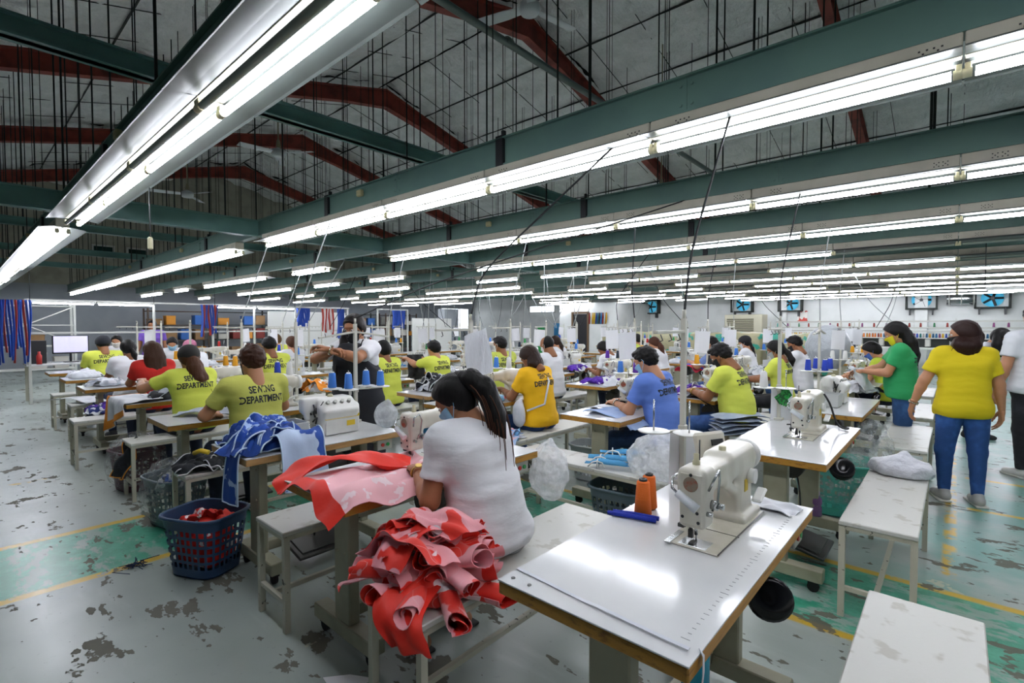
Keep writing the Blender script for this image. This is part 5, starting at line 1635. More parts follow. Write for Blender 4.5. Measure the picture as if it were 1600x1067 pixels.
for i in range(5):
    P = strip((-1.62, 4.62, .525 + .035 * i), (-1.48, 4.80, .56 + .035 * i), (-1.30, 4.98, .525 + .035 * i), .30 - .015 * i, (-1, 1, 0), .006, 1.2, .6, 80 + i)
    garment('folded_garment', 'grey blue folded garment in the stack beside the lime man, %s from bottom' % ORD[i], 'garment', P, cloth('#a9b4c4', '#98a5b8', 5, .4, .6), None, 'folded grey garments')
draped('black panel with orange edge under the lime man\'s hands', ((-2.0, 5.02, .785), (-1.85, 5.0, .83), (-1.68, 4.95, .66)), .22, (.1, 1, 0), m_blackc, 90, .008)
draped('red and pink cloth in the slate blue shirted man\'s hands', ((-3.2, 7.55, .79), (-3.05, 7.55, .98), (-2.9, 7.6, .80)), .3, (.1, 1, 0), cloth('#d8344a', '#2c4fae', 6, .56, .57), 91, .02)
heap('white garment with black lettering stripes piled before the green shirt', (-.82, 6.62, .772), (.44, .5), [m_whitec, m_blackc, m_whitec, m_whitec], 8, 33, 'white garments before the woman in green', h=.11)
draped('white cloth bundle held by the woman in green', ((-.82, 6.28, 1.04), (-.74, 6.36, 1.10), (-.68, 6.36, .82)), .22, (.3, 1, 0), m_whitec, 93, .02, name='white_cloth', cat='cloth')
draped('black jacket panel held up by the reaching lime worker', ((-5.52, 4.22, 1.10), (-5.5, 4.25, .95), (-5.48, 4.2, .80)), .26, (.1, 1, 0), m_blackc, 94, .015)
heap('white work piece on the white shirted worker\'s table far right', (-2.15, 8.0, .772), (.4, .5), [m_whitec, m_greyc], 6, 34, 'white work pieces far right', h=.09)
KEYW = dict(p15='of the middle lime man', c6='sixth in third row', c7='seventh in third row', c8='eighth in third row', p11='of the ponytailed woman', b6='seventh in second row', p10='behind the lime man', p4='of the woman in red', p5='of the left white shirt')
for a_ in range(5):
    for b_ in range(9): KEYW['f%d_%d' % (a_, b_)] = '%s from right in row %s' % (ORD[b_], ['four', 'five', 'six', 'seven', 'eight'][a_])
rr = random.Random(40)
for i, key in enumerate(('p15', 'c6', 'c7', 'p11', 'b6', 'p10', 'f0_3', 'f0_4', 'f0_5', 'f1_2', 'f1_3', 'f1_5', 'f2_1', 'f2_3', 'c8', 'p4', 'p5')):
    if key in STN:
        x, y = STN[key]
        heap('%s garments on far table %s' % (['white', 'white and blue', 'white and red', 'grey'][i % 4], KEYW[key]), (x - .05, y - .38, .772), (.4, .4), [m_whitec, [m_whitec, m_sky, m_redc, m_greyc][i % 4]], 3, 50 + i, 'garments on far tables', h=.08)
# towel on the near table, its blue strips, elastic tape round the table end
o = draped('white folded cloth with brown edge on the near table\'s far corner', ((-.62, 2.18, .775), (-.52, 2.17, .80), (-.44, 2.16, .775)), .12, (.1, 1, 0), m_whitec, 95, .006, None, name='folded_cloth', cat='cloth')
for i in range(2):
    b = MB(); b.tube([(-.985 + .01 * i, 1.665 + .022 * i, .781), (-.90, 1.685 + .026 * i, .783), (-.81, 1.71 + .024 * i, .781)], .009, 8)
    tag(b.obj('fabric_tube', M('royal_tube', '#1c37b4', .7, bump=.4, bscale=70)), '%s of two royal blue fabric tubes lying on the near table' % ['front one', 'rear one'][i], 'fabric')
def tape(pts, w, nrm, label):
    P = np.array(pts, float); n = np.array(nrm, float)
    T = np.gradient(P, axis=0); s_ = np.cross(T, n); s_ /= np.linalg.norm(s_, axis=1)[:, None]
    g = np.stack([P - s_ * w / 2, P + s_ * w / 2], 1)
    return tag(link('fabric_tape', sheet_mesh('fabric_tape', g, m_whitec, .0015)), label, 'tape')
xs = np.linspace(-.965, -.43, 12)
tape([(x, 1.10 + .02 * math.sin(4 * x), .7725 + .004 * (x > -.7)) for x in xs], .012, (0, 0, 1), 'white elastic tape lying along the near table end')
tape([(-.415, 1.10, .774), (-.404, 1.095, .765), (-.402, 1.09, .73), (-.405, 1.085, .68), (-.40, 1.08, .60)], .02, (1, .2, 0), 'white tape end hanging over the near table corner')
b = MB()
for i in range(41):
    yy = 1.12 + 1.05 * i / 40
    b.box((-.455, yy, .7712), (.022 if i % 10 == 0 else (.014 if i % 5 == 0 else .009), .0015, .0006))
near_table = bpy.data.objects['sewing_table']
tag(b.obj('ruler_marks', M('print_grey', '#8b8e90', .6), near_table, (.69, -1.65, 0)), kind='stuff')
for i, (x, y) in enumerate(((-.94, 1.065), (-.88, 1.065))):
    MB().cyl((x, y, .7705), (x, y, .7722), .006, n=10).obj('screw', m_dsteel, near_table, (.69, -1.65, 0))
spool('#e8701c', (-.885, 1.755, .7705), 'standing in front on the near table', .033, .024, .135)
spool('#e8701c', (-.90, 1.835, .7705), 'standing behind another on the near table', .033, .024, .135)
# control panel over the near machine
t = thing('control_panel', 'cream control panel with small display above the near sewing machine', 'control panel', (-.755, 2.10, .915), 0)
R = rot('Z', 30) @ rot('X', 0)
MB().box((0, 0, .075), (.045, .15, .13), 0, .012, rot('Z', -25) @ rot('Y', -15)).obj('case', m_cast, t)
MB().box((.032, -.015, .105), (.006, .06, .025), 0, 0, rot('Z', -25) @ rot('Y', -15)).obj('display', m_black, t)
b = MB()
for i in range(3):
    for j in range(2): b.box((.026 - .0 * i, -.045 + .035 * i + .012, .06 - .028 * j), (.005, .02, .014), 0, .001, rot('Z', -25) @ rot('Y', -15))
b.obj('buttons', m_pale, t)
MB().tube([(0, 0, .02), (-.01, -.02, -.01), (-.01, -.05, -.022)], .012, 8).obj('bracket', m_dsteel, t)

# --- plastic bags
def plastic(name, base, alpha):
    t = NT(name)
    t.b.inputs['Base Color'].default_value = lin(base); t.b.inputs['Roughness'].default_value = .22
    P = t.pos()
    a = t.noise(16, P, 4, .6)
    t.bump(t.math('ADD', a, t.noise(6, P, 3, .6)), .9, .03)
    tr = t.n('ShaderNodeBsdfTranslucent'); tr.inputs[0].default_value = lin(base)
    m1 = t.n('ShaderNodeMixShader'); m1.inputs[0].default_value = .45
    t.t.links.new(t.b.outputs[0], m1.inputs[1]); t.t.links.new(tr.outputs[0], m1.inputs[2])
    tp = t.n('ShaderNodeBsdfTransparent'); m2 = t.n('ShaderNodeMixShader')
    t.put(m2.inputs[0], t.math('ADD', alpha - .12, t.math('MULTIPLY', t.step(a, .35, .75), .4)))
    t.t.links.new(tp.outputs[0], m2.inputs[1]); t.t.links.new(m1.outputs[0], m2.inputs[2])
    t.t.links.new(m2.outputs[0], t.t.nodes['Material Output'].inputs[0])
    return t.m
m_bag = plastic('milky_plastic_film', '#f6f8fa', .52); m_clear = plastic('clear_plastic_film', '#e6eceb', .17)
def bag(label, c, r, seed, m=None, flat=.0, knot=True, h=.011, wob=.02, name='plastic_bag'):
    c = np.array(c, float); r = np.array(r, float)
    s = SDF(c - r * 1.35 - .03, c + r * 1.4 + .05, h)
    s.ell(c, r)
    if knot: s.cone(c + V3(0, 0, r[2] * .7), c + V3(.01, .01, r[2] * 1.25), r[0] * .35, .012, .05)
    s.wob(wob * .6, (9, 9, 9), seed); s.crease(wob * .42, 13, seed)
    if flat: s.clip((0, 0, flat), (0, 0, 1))
    V, F = s.surf()
    return tag(link(name, npmesh(name, V, F, m or m_bag)), label, 'bag')
bag('crumpled white plastic bag piled on the bench behind the near machine', (-1.42, 3.10, .62), (.24, .17, .15), 5, flat=.503, knot=True, wob=.03)
bag('white carrier bag hanging by the sewing woman\'s far side', (-1.80, 2.36, .62), (.12, .09, .16), 8, wob=.02)
bag('white plastic wrapped bundle on the right bench end', (-.25, 4.20, .545), (.17, .13, .07), 9, m=M('white_wrap', '#d5d7de', .35, bump=.9, bscale=16, bdist=.03), flat=.503, knot=True)
bag('clear plastic bag of scraps hanging by the overlock machine', (-3.02, 2.05, .86), (.075, .075, .085), 12, m=plastic('scrap_bag', '#cfd3d6', .6), knot=True, h=.007, wob=.012)
bag('clear plastic sack hanging off the third row table at right', (-.50, 4.98, .40), (.16, .14, .32), 13, m=m_clear, knot=False, flat=.002)
bag('grey plastic covered machine in the far right corner row', (-1.7, 10.4, 1.1), (.35, .3, .4), 14, m=M('grey_cover', '#a6acb0', .3, bump=.8, bscale=8, bdist=.05), knot=False, h=.03)
# clear sheet hung on the woman's thread stand
U, V_ = np.meshgrid(np.linspace(-.5, .5, 10), np.linspace(0, 1, 14), indexing='ij')
P = np.stack([-2.14 + .10 * U + .05 * V_, 2.08 + .10 * U + .010 * np.sin(9 * U + 5 * V_), 1.46 - .26 * V_ + .05 * U], -1)
tag(link('plastic_sleeve', sheet_mesh('plastic_sleeve', P, M('glossy_film', '#e9edf2', .08, bump=.6, bscale=12, bdist=.03, stretch=(3, 3, .6)), .001)), 'glossy clear plastic sleeve hung from the sewing woman\'s thread stand', 'plastic sleeve')
# three sky blue rolls tied with white tape on the cross bench
thing('bench', 'white bench set crosswise behind the sewing woman', 'bench', (-1.98, 3.12, 0), PI / 2, BENCH, 'white benches')
for i, (x, y, z, a) in enumerate(((-1.80, 3.02, .53, .35), (-1.85, 3.14, .53, .35), (-1.80, 3.22, .57, .5))):
    t = thing('fabric_roll', 'sky blue fabric roll tied with white tape, %s of three on the cross bench' % ['front', 'middle', 'rear'][i], 'fabric', (x, y, z), a)
    link('fabric', roll((-.15, 0, 0), (.15, .01, 0), .036, i * 2.1, [M('sky_cloth', '#4f9fd0', .7, bump=.2, bscale=30), M('sky_cloth')], 2.2, 1.05), t).location = (0, 0, .0)
    b = MB(); q = np.linspace(0, 2 * PI, 17); b.tube(np.stack([q * 0 - .06, .038 * np.cos(q), .034 * np.sin(q)], 1), .005, 6, cap=False)
    b.tube([(-.06, -.03, .025), (-.02, -.05, .02), (.0, -.07, -.005)], .005, 6); b.tube([(-.06, -.03, .025), (-.09, -.05, .02), (-.12, -.06, -.01)], .005, 6); b.obj('tie_tape', m_white, t)

# --- baskets
def basket_parts(m, w=.42, d=.34, h=.36, taper=.78, holes=(30, 7)):
    nth, nv = holes[0] * 3, holes[1] * 3
    th = np.linspace(0, 2 * PI, nth, endpoint=False); v = np.linspace(0, 1, nv + 1)
    def pt(t, vv, off=0):
        k = taper + (1 - taper) * vv
        n = 4.0
        c, s_ = math.cos(t), math.sin(t)
        rad = 1 / ((abs(c)) ** n + (abs(s_)) ** n) ** (1 / n)
        return (rad * c * (w / 2 + off) * k, rad * s_ * (d / 2 + off) * k, .012 + vv * (h - .012))
    b = MB()
    for off, flip in ((0, False), (-.004, True)):
        vs = [pt(t, vv, off) for vv in v for t in th]
        fs = []
        for i in range(nv):
            for j in range(nth):
                solid = i % 3 == 2 or j % 3 == 2 or i < 2 or i > nv - 4
                if not solid: continue
                k = (j + 1) % nth
                f = [i * nth + j, i * nth + k, (i + 1) * nth + k, (i + 1) * nth + j]
                fs.append(f[::-1] if flip else f)
        b.raw(vs, fs, 0, True)
    P = [('wall', b.mesh('wall', m))]
    b = MB(); b.tube([pt(t, 1, .006) for t in np.linspace(0, 2 * PI, 41)], .011, 8, cap=False); P.append(('rim', b.mesh('rim', m)))
    b = MB(); vs = [pt(t, 0) for t in th[::3]]; b.raw([(x, y, .006) for x, y, z in vs], [list(range(len(vs)))], 0, False); b.raw([(x, y, .012) for x, y, z in vs], [list(range(len(vs)))], 0, False)
    P.append(('bottom', b.mesh('bottom', m)))
    return P
bk_navy = basket_parts(M('navy_basket', '#274466', .4)); bk_grey = basket_parts(M('grey_basket', '#4a5a63', .4)); bk_teal = basket_parts(M('teal_basket', '#3f9d8c', .4), .56, .44, .42); bk_mar = basket_parts(M('maroon_basket', '#4c2530', .5)); bk_blue = basket_parts(M('blue_basket', '#2f7db0', .4), .46, .36, .34)
bk_wht = basket_parts(M('pale_basket', '#a9b0b0', .4), .42, .34, .34)
thing('laundry_basket', 'navy plastic basket of red garments on the floor at left front', 'basket', (-3.42, 1.02, .001), .45, bk_navy)
heap('red garment with white lettering inside the navy basket', (-3.42, 1.02, .27), (.34, .26), [m_redc, cloth('#cf2a22', '#e6dfe0', 14, .62, .63)], 3, 45, 'red garments in the navy basket', h=.07)
s = SDF((-3.62, .84, .05), (-3.22, 1.2, .30), .014); s.box((-3.42, 1.02, .16), (.14, .11, .11), .05, R=rot('Z', 26)); s.wob(.01, (14, 14, 14), 2); V, F = s.surf(); tag(link('garment', npmesh('garment', V, F, cloth('#cf2a22', '#e6dfe0', 14, .55, .56))), 'red and white garments packed inside the navy basket body', 'garment')
thing('laundry_basket', 'grey basket wrapped in clear plastic under the bench at left', 'basket', (-4.42, 1.12, .001), .2, bk_grey)
bag('clear plastic liner around the grey basket', (-4.42, 1.12, .24), (.27, .22, .25), 16, m=m_clear, flat=.002, knot=False, wob=.02, h=.016, name='plastic_liner')
heap('white and blue scraps inside the grey basket', (-4.42, 1.12, .30), (.26, .2), [m_whitec, m_royal], 3, 46, 'scraps in the grey basket', h=.06)
thing('laundry_basket', 'maroon basket in clear plastic at the left bench', 'basket', (-5.62, 1.12, .001), .2, bk_mar)
bag('clear plastic liner around the maroon basket', (-5.62, 1.12, .25), (.28, .22, .27), 17, m=m_clear, flat=.002, knot=False, wob=.02, h=.016, name='plastic_liner')
draped('black garment with orange edging spilling from the maroon basket', ((-5.42, 1.1, .47), (-5.3, 1.0, .5), (-5.30, .93, .2)), .20, (1, .25, 0), m_blackc, 97, .022, m_org)
thing('laundry_basket', 'large teal basket with plastic liner under the third row table', 'basket', (-.72, 4.72, .001), .1, bk_teal)
bag('clear plastic liner drooping over the teal basket', (-.72, 4.72, .28), (.31, .25, .20), 18, m=m_clear, flat=.08, knot=False, wob=.025, h=.016, name='plastic_liner')
thing('laundry_basket', 'bright blue lattice basket behind the overlock table', 'basket', (-3.55, 3.0, .25), .2, bk_blue)
thing('stool', 'low white stool carrying the blue lattice basket', 'stool', (-3.55, 3.0, 0), 0, bench_parts(.5, .42, .25))
thing('laundry_basket', 'pale grey basket under the cross bench', 'basket', (-1.75, 3.15, .001), .1, bk_grey)
thing('laundry_basket', 'pale perforated basket beside the yellow woman\'s bench', 'basket', (-2.62, 4.15, .001), .1, bk_wht)
# bottle, strap, floor litter
t = thing('water_bottle', 'purple drinking bottle standing on the right table\'s foot bar', 'bottle', (-.72, 4.10, .136))
MB().lathe([(.03, 0), (.034, .005), (.034, .06), (.028, .075), (.034, .09), (.034, .12), (.018, .145), (.016, .15)], n=18).obj('body', M('purple_translucent', '#8d6a9c', .25), t)
MB().lathe([(.018, .15), (.02, .152), (.02, .175), (.008, .18), (.008, .20), (.0, .202)], n=14).obj('cap', M('pink_cap', '#b79ab5', .4), t)
t = thing('spray_bottle', 'teal plastic bottle hanging under the near table', 'bottle', (-.50, 1.30, .50))
MB().lathe([(.03, 0), (.036, .01), (.036, .16), (.02, .19), (.012, .2), (.012, .228)], n=16).obj('body', M('teal_bottle', '#1b8fa8', .2), t)
b = MB(); P = np.array([[(-1.98, 1.02, .004), (-1.84, 1.0, .004)], [(-1.90, 1.10, .012), (-1.80, 1.16, .010)]]); b.grid(P); b.grid(P[:, ::-1] - V3(0, 0, .003)); tag(b.obj('paper_scrap', m_paper), 'torn white paper scrap on the floor below the red bundle', 'paper')
rr = random.Random(9); b = MB()
for i in range(26):
    p = V3(-3.78 + rr.gauss(0, .03), .74 + rr.gauss(0, .03), .006)
    b.tube([p, p + V3(rr.gauss(0, .022), rr.gauss(0, .022), abs(rr.gauss(.012, .01))), p + V3(rr.gauss(0, .03), rr.gauss(0, .03), .002)], .0025, 4)
tag(b.obj('thread_tangle', M('navy_thread', '#23304f', .8)), 'tangle of navy thread scraps on the painted floor', 'thread', kind='stuff')
# black cables over the idle machine in the second row, ribbon on its stand
x, y = STN['r2']
cord([(x + .09, y + .40, 1.02), (x + .13, y + .42, .95), (x + .16, y + .44, .80), (x + .22, y + .40, .785), (x + .24, y + .5, .785), (x + .16, y + .53, .785)], .007, 'black cable loop hanging off the idle machine in the second row', True, 'machine_cable')
for i in range(5):
    px, py = x - .235 + .02 * i, y + .57 - .03 * i
    tape([(px, py, 1.03), (px + .03, py - .02, .99), (px - .01, py - .05 + .02 * i, .95), (px + .02, py - .03, .90)], .025, (.3, 1, .2), 'curl of green printed ribbon on the idle machine\'s thread stand, %s' % ['leftmost', 'second', 'third', 'fourth', 'rightmost'][i])
    bpy.context.collection.objects[-1].data.materials[0] = M('green_ribbon', '#1f9a3a', .5, col2='#0d4f1c', nscale=40, lo=.5, hi=.52)
# sling bag strap of the woman in yellow
i_ = P16
pts = [i_['S'][1] + V3(-.02, -.06, .06), i_['chest'] + V3(-.135, .02, .02), i_['waist'] + V3(-.13, -.09, -.0), i_['pel'] + V3(.0, -.215, .10)]
b = MB(); b.tube(W(pts), .010, 6); b.obj('bag_strap', m_whitec, i_['root'])
bag('white fabric sling bag at the hip of the woman in yellow', (-3.06, 3.545, .66), (.075, .035, .12), 19, m=m_whitec, wob=.008)
# ------------------------------------------------------------------ far background
m_day = M('daylight_pane', '#eef4ff', .4, emit=3.0); m_bday = M('blue_daylight', '#4fb4d8', .4, emit=.45)
m_rackw = M('rack_white', '#c3c5bf', .5)
# daylight openings
def window(n, c, size, axis, m, bars=2):
    t = tag(link('window_%d' % n, None, loc=c), kind='structure')
    w, h = size
    fr = MB()
    for s_ in (-1, 1):
        fr.box((0, s_ * w / 2, 0) if axis == 'x' else (s_ * w / 2, 0, 0), (.06, .06, h + .06) if axis == 'x' else (.06, .06, h + .06))
        fr.box((0, 0, s_ * h / 2), (.06, w, .06) if axis == 'x' else (w, .06, .06))
    for i in range(1, bars + 1):
        q = -w / 2 + w * i / (bars + 1)
        fr.box((0, q, 0) if axis == 'x' else (q, 0, 0), (.04, .04, h))
    fr.obj('window_frame', m_rackw, t)
    for i in range(bars + 1):
        q = -w / 2 + w * (i + .5) / (bars + 1)
        MB().box((-.02 if axis == 'x' else q, q if axis == 'x' else .02, 0), ((.01, w / (bars + 1) - .03, h) if axis == 'x' else (w / (bars + 1) - .03, .01, h))).obj('pane', m, t)
window(1, (X0 + .06, 20.6, 1.9), (2.2, 1.25), 'x', m_day, 2)
window(2, (-17.4, Y1 - .06, 2.4), (1.8, .38), 'y', m_day, 1)
m_gl = M('dark_green_glass', '#16302c', .15)
window(3, (X0 + .05, 3.75, 4.15), (.6, .4), 'x', m_gl, 0)
window(4, (X0 + .05, 4.75, 4.15), (.6, .4), 'x', m_gl, 0)
# extractor fans in the back wall
names = ['leftmost', 'second from left', 'middle', 'second from right', 'rightmost']
for i, xx in enumerate((-10.8, -6.7, -4.9, -.9, .85)):
    t = thing('extractor_fan', 'dark boxed extractor fan with blue daylight high on back wall, %s' % names[i], 'fan', (xx, Y1 - .16, 2.36), 0, group='extractor fans')
    b = MB()
    for s_ in (-1, 1): b.box((s_ * .4, 0, 0), (.05, .3, .62)); b.box((0, 0, s_ * .3), (.85, .3, .05))
    b.obj('casing', m_dark, t)
    b = MB(); b.lathe([(.0, 0), (.27, 0), (.27, .01), (0, .01)], (0, .1, 0), 24, 0, rot('X', 90)); b.obj('opening', m_bday, t)
    for k in range(5):
        R = rot('Y', 72 * k + 18)
        MB().box(R @ V3(0, 0, .14), (.07, .02, .24), 0, .004, R @ rot('Z', 25)).obj('blade', m_black, t)
    MB().cyl((0, .06, 0), (0, -.04, 0), .05, n=12).obj('hub', m_black, t)
    for s_ in (-1, 1): MB().box((s_ * .3, 0, -.42), (.04, .25, .2)).obj('bracket', m_black, t)
t = thing('air_duct', 'shiny silver round duct on the back wall between fans', 'duct', (.1, Y1 - .3, 2.36)); b = MB(); b.tube([(-.35, 0, 0), (0, 0, 0), (.35, 0, 0)], .2, 16); b.obj('pipe', m_steel, t)
for q in (-.3, 0, .3): MB().cyl((q, 0, 0), (q + .03, 0, 0), .21, n=16).obj('seam_ring', m_pale, t)
t = thing('air_cooler', 'beige louvred air cooler cabinet by the back wall', 'cooler', (-6.0, 20.2, 0))
MB().box((0, 0, .95), (1.35, .7, 1.9), 0, .02).obj('cabinet', M('beige_cabinet', '#b3b09a', .5), t)
for k in range(12): MB().box((-.1, -.36, .95 + k * .07), (.95, .03, .03), 0, 0, rot('X', 30)).obj('louvre', M('dark_louvre', '#6b6a58', .6), t)
# embroidery machine with its rack of thread cones
t = thing('embroidery_machine', 'long multi-head embroidery machine along the back wall at right', 'embroidery machine', (-1.2, 19.9, 0))
for z, y in ((1.62, .1), (1.42, 0), (1.32, -.06)): MB().box((0, y, z), (7.4, .05, .045), 0, .004).obj('rail', m_pale, t)
MB().box((0, 0, 1.10), (7.4, .28, .03), 0, .004).obj('cone_shelf', m_rackw, t)
MB().box((0, -.3, .80), (7.4, .9, .04), 0, .006).obj('work_bed', m_white, t)
MB().box((0, .1, .95), (7.4, .2, .26), 0, .01).obj('drive_beam', m_dark, t)
for k in range(13):
    x = -3.4 + k * .567
    MB().box((x, -.12, .96), (.14, .22, .24), 0, .02).obj('stitch_head', m_pale, t)
for x in (-3.5, -1.2, 1.2, 3.5):
    MB().box((x, .1, .4), (.1, .5, .8), 0, .01).obj('leg', m_pale, t); MB().box((x, .12, 1.4), (.04, .04, .6)).obj('post', m_rackw, t)
pal = ['#8a2f22', '#c86a1c', '#caa21e', '#4c7a2a', '#25683f', '#1f5f8a', '#24449c', '#7a3a6a', '#9a9a94', '#b8862a', '#6a3a20', '#2b7f78']
b = MB(); b.lathe([(.028, 0), (.030, .004), (.022, .115), (.012, .125), (.01, .13)], n=8); base = b.mesh('thread_cone', m_white)
cone_me = []
for c in pal:
    me = base.copy(); me.materials.clear(); me.materials.append(M('cone_' + c, c, .7)); cone_me.append(me)
rr = random.Random(2)
cn = ['dark red', 'rust orange', 'mustard', 'leaf green', 'dark green', 'steel blue', 'royal blue', 'plum', 'grey', 'ochre', 'brown', 'teal']
for k in range(96):
    ci = rr.randrange(12) if k > 40 else rr.choice((0, 1, 2, 3, 9, 1))
    o = link('thread_cone', cone_me[ci], None, (-4.8 + k * .0752, 19.84 + .1 * (k % 2), 1.116))
    tag(o, '%s thread cone on the embroidery machine shelf' % cn[ci], 'thread', 'cones on the embroidery shelf: ' + cn[ci])
for k in range(20):
    ci = rr.choice((0, 7, 4, 11))
    o = link('thread_cone', cone_me[ci], None, (-4.8 + k * .31 + rr.uniform(-.05, .05), 19.84, 1.443)); o.location[2] = 1.4435
    o.location[1] = 19.9
    tag(o, '%s thread cone standing up on the embroidery machine rail' % cn[ci], 'thread', 'cones on the embroidery rail: ' + cn[ci])
# fabric rolls wrapped in film before the back wall
m_tan = M('tan_film', '#a8a380', .35, col2='#2f9d86', nscale=2.2, lo=.58, hi=.62, bump=.5, bscale=6, bdist=.05)
for i, (x, y) in enumerate(((-9.6, 17.6), (-7.7, 17.4), (-5.6, 17.5), (-3.4, 17.2))):
    s = SDF((x - 1.2, y - .5, -.02), (x + 1.2, y + .5, 1.6), .05)
    s.box((x, y, .62), (1.0, .35, .62), .12); s.wob(.05, (3, 3, 3), i); s.clip((0, 0, .002), (0, 0, 1))
    tag(link('wrapped_stack', s.mesh('wrapped_stack', m_tan)), 'film wrapped tan and teal material stack near back wall, %s from left' % ORD[i], 'stack', 'film wrapped stacks')
# store room: door, tool board
t = tag(link('door_1', None, loc=(-12.72, 18.98, 0)), kind='structure')
MB().box((0, 0, 1.0), (.75, .04, 2.0), 0, .01).obj('door_leaf', M('dark_door', '#1d1d20', .7), t)
b = MB()
for s_ in (-1, 1): b.box((s_ * .42, -.01, 1.02), (.08, .06, 2.08))
b.box((0, -.01, 2.06), (.92, .06, .08)); b.obj('door_frame', M('brown_frame', '#6a5238', .6), t)
hc_ = ['#8a2020', '#c9c9c4', '#d0a020', '#c8a818', '#1f3f9a', '#1d6a74', '#222226', '#2a7ab8']
for k in range(11):
    b = MB(); x = -12.2 + k * .085
    b.tube([(x, 18.95, 2.05), (x + .02, 18.92, 1.85), (x - .01, 18.93, 1.55)], [.02, .035, .03], 6)
    tag(b.obj('cord_hank', M('hank_%d' % (k % 8), hc_[k % 8], .7)), '%s cord hank on the store room wall, %s from left' % (['dark red', 'white', 'yellow', 'mustard', 'blue', 'teal', 'black', 'light blue'][k % 8], ORD[k]), 'cord', 'cord hanks on the store room wall')
def panel(name, label, cat, c, s_, m):
    return tag(MB().box(c, s_, 0, .005).obj(name, m), label, cat)
panel('poster', 'blue banner leaning at the back wall left of the store room', 'poster', (-15.2, 21.2, .8), (1.3, .04, 1.6), M('blue_poster', '#3a8fc4', .5, col2='#d5e4ee', nscale=2.5, lo=.58, hi=.62))
panel('notice_board', 'red and white safety notice on the back wall', 'sign', (-4.5, Y1 - .02, 1.85), (.35, .03, .45), M('notice_red', '#c0392b', .5, col2='#e8e4dc', nscale=4, lo=.5, hi=.52))
panel('plastic_tub', 'bright green plastic tub far back', 'tub', (-15.9, 20.2, .7), (.3, .3, 1.4), m_grn)
panel('white_board', 'large white partition board at the far left middle', 'board', (-17.0, 8.4, .98), (.06, 2.8, 1.96), m_white)
panel('white_board', 'white cutting board standing beyond the reaching worker', 'board', (-15.0, 12.3, .88), (.06, 1.9, 1.76), m_white)
panel('white_board', 'blue grey locker panel left of the bright opening', 'board', (-19.0, 16.6, 1.15), (.5, .9, 2.3), m_greywall)
# rack frame with hanging straps
t = thing('rack_frame', 'white pipe rack frame carrying tube lamps and straps at left', 'rack', (-13.06, 0, 0))
for y in (1.0, 2.97, 4.12, 5.05, 6.1, 7.6): MB().box((0, y, 1.0), (.04, .04, 2.0)).obj('post', m_rackw, t)
for z in (1.98, 1.35): MB().box((0, 4.3, z), (.035, 6.7, .035)).obj('rail', m_rackw, t)
def straps(label, x, y, z, L, n, cols, seed, spread=.25):
    rr = random.Random(seed)
    t = thing('strap_bunch', label, 'straps', (x, y, z))
    for k in range(n):
        yy = (k / (n - 1) - .5) * spread; l = L * rr.uniform(.7, 1.0)
        b = MB(); P = np.array([[(.03 + .03 * w_, yy + .012 * w_ - .006, q * -l) for w_ in (-1, 1)] for q in np.linspace(0, 1, 6)])
        P[..., 1] += .02 * np.sin(np.linspace(0, 4, 6) + k)[:, None]
        o = link('strap', sheet_mesh('strap', P, cols[k % len(cols)], .006), t)
m_str = M('blue_strap', '#1d4aa8', .6); m_str2 = M('red_strap', '#a83324', .6)
straps('long bunch of royal blue straps at the far left rack end', -13.0, .8, 1.97, 1.25, 14, [m_str, m_str, m_str, m_str2], 1, .42)
straps('blue and red straps hanging mid rack', -13.0, 4.02, 1.97, .75, 9, [m_str, m_str2, m_str], 2, .3)
straps('blue straps hanging left of the standing woman', -13.0, 6.25, 1.95, .55, 8, [m_str], 3, .3)
straps('red and white straps hanging left of the standing woman', -13.0, 6.95, 1.95, .8, 7, [m_str2, m_white], 4, .3)
straps('blue straps hanging just left of the standing woman\'s head', -13.0, 7.35, 1.95, .9, 5, [m_str], 5, .18)
straps('blue straps hanging right of the standing woman', -13.0, 9.3, 1.95, .6, 8, [m_str], 6, .4)
t = thing('rack_frame', 'short white rack frame right of the standing woman', 'rack', (-13.06, 0, 0))
for y in (8.6, 9.7): MB().box((0, y, 1.0), (.04, .04, 2.0)).obj('post', m_rackw, t)
MB().box((0, 9.15, 1.98), (.035, 1.1, .035)).obj('rail', m_rackw, t)
# computer desk
t = thing('desk', 'plain desk with the computer at far left', 'desk', (-13.4, 1.7, 0))
MB().box((0, 0, .74), (.7, 1.5, .04), 0, .004).obj('desk_top', m_lam, t)
for sx in (-1, 1):
    for sy in (-1, 1): MB().box((sx * .3, sy * .7, .36), (.05, .05, .72)).obj('leg', m_bleg, t)
t = thing('computer_monitor', 'computer monitor with pale lit screen on the far desk', 'monitor', (-13.3, 1.62, .76))
MB().box((0, 0, .35), (.04, .56, .36), 0, .01).obj('case', m_black, t); MB().box((.022, 0, .36), (.004, .52, .32)).obj('screen', M('lit_screen', '#d5d2ee', .3, emit=.42), t)
MB().cyl((-.02, 0, .0), (-.02, 0, .2), .02, n=8).obj('neck', m_black, t); MB().box((0, 0, .008), (.18, .22, .016), 0, .004).obj('foot', m_black, t)
panel('computer_case', 'black computer tower left of the monitor', 'computer', (-13.4, 1.13, .98), (.42, .24, .44), m_black)
t = thing('water_bottle', 'red drinking bottle before the computer tower', 'bottle', (-12.95, 1.12, .76)); MB().lathe([(.04, 0), (.042, .16), (.02, .2), (.02, .24)], n=12).obj('body', m_redp, t)
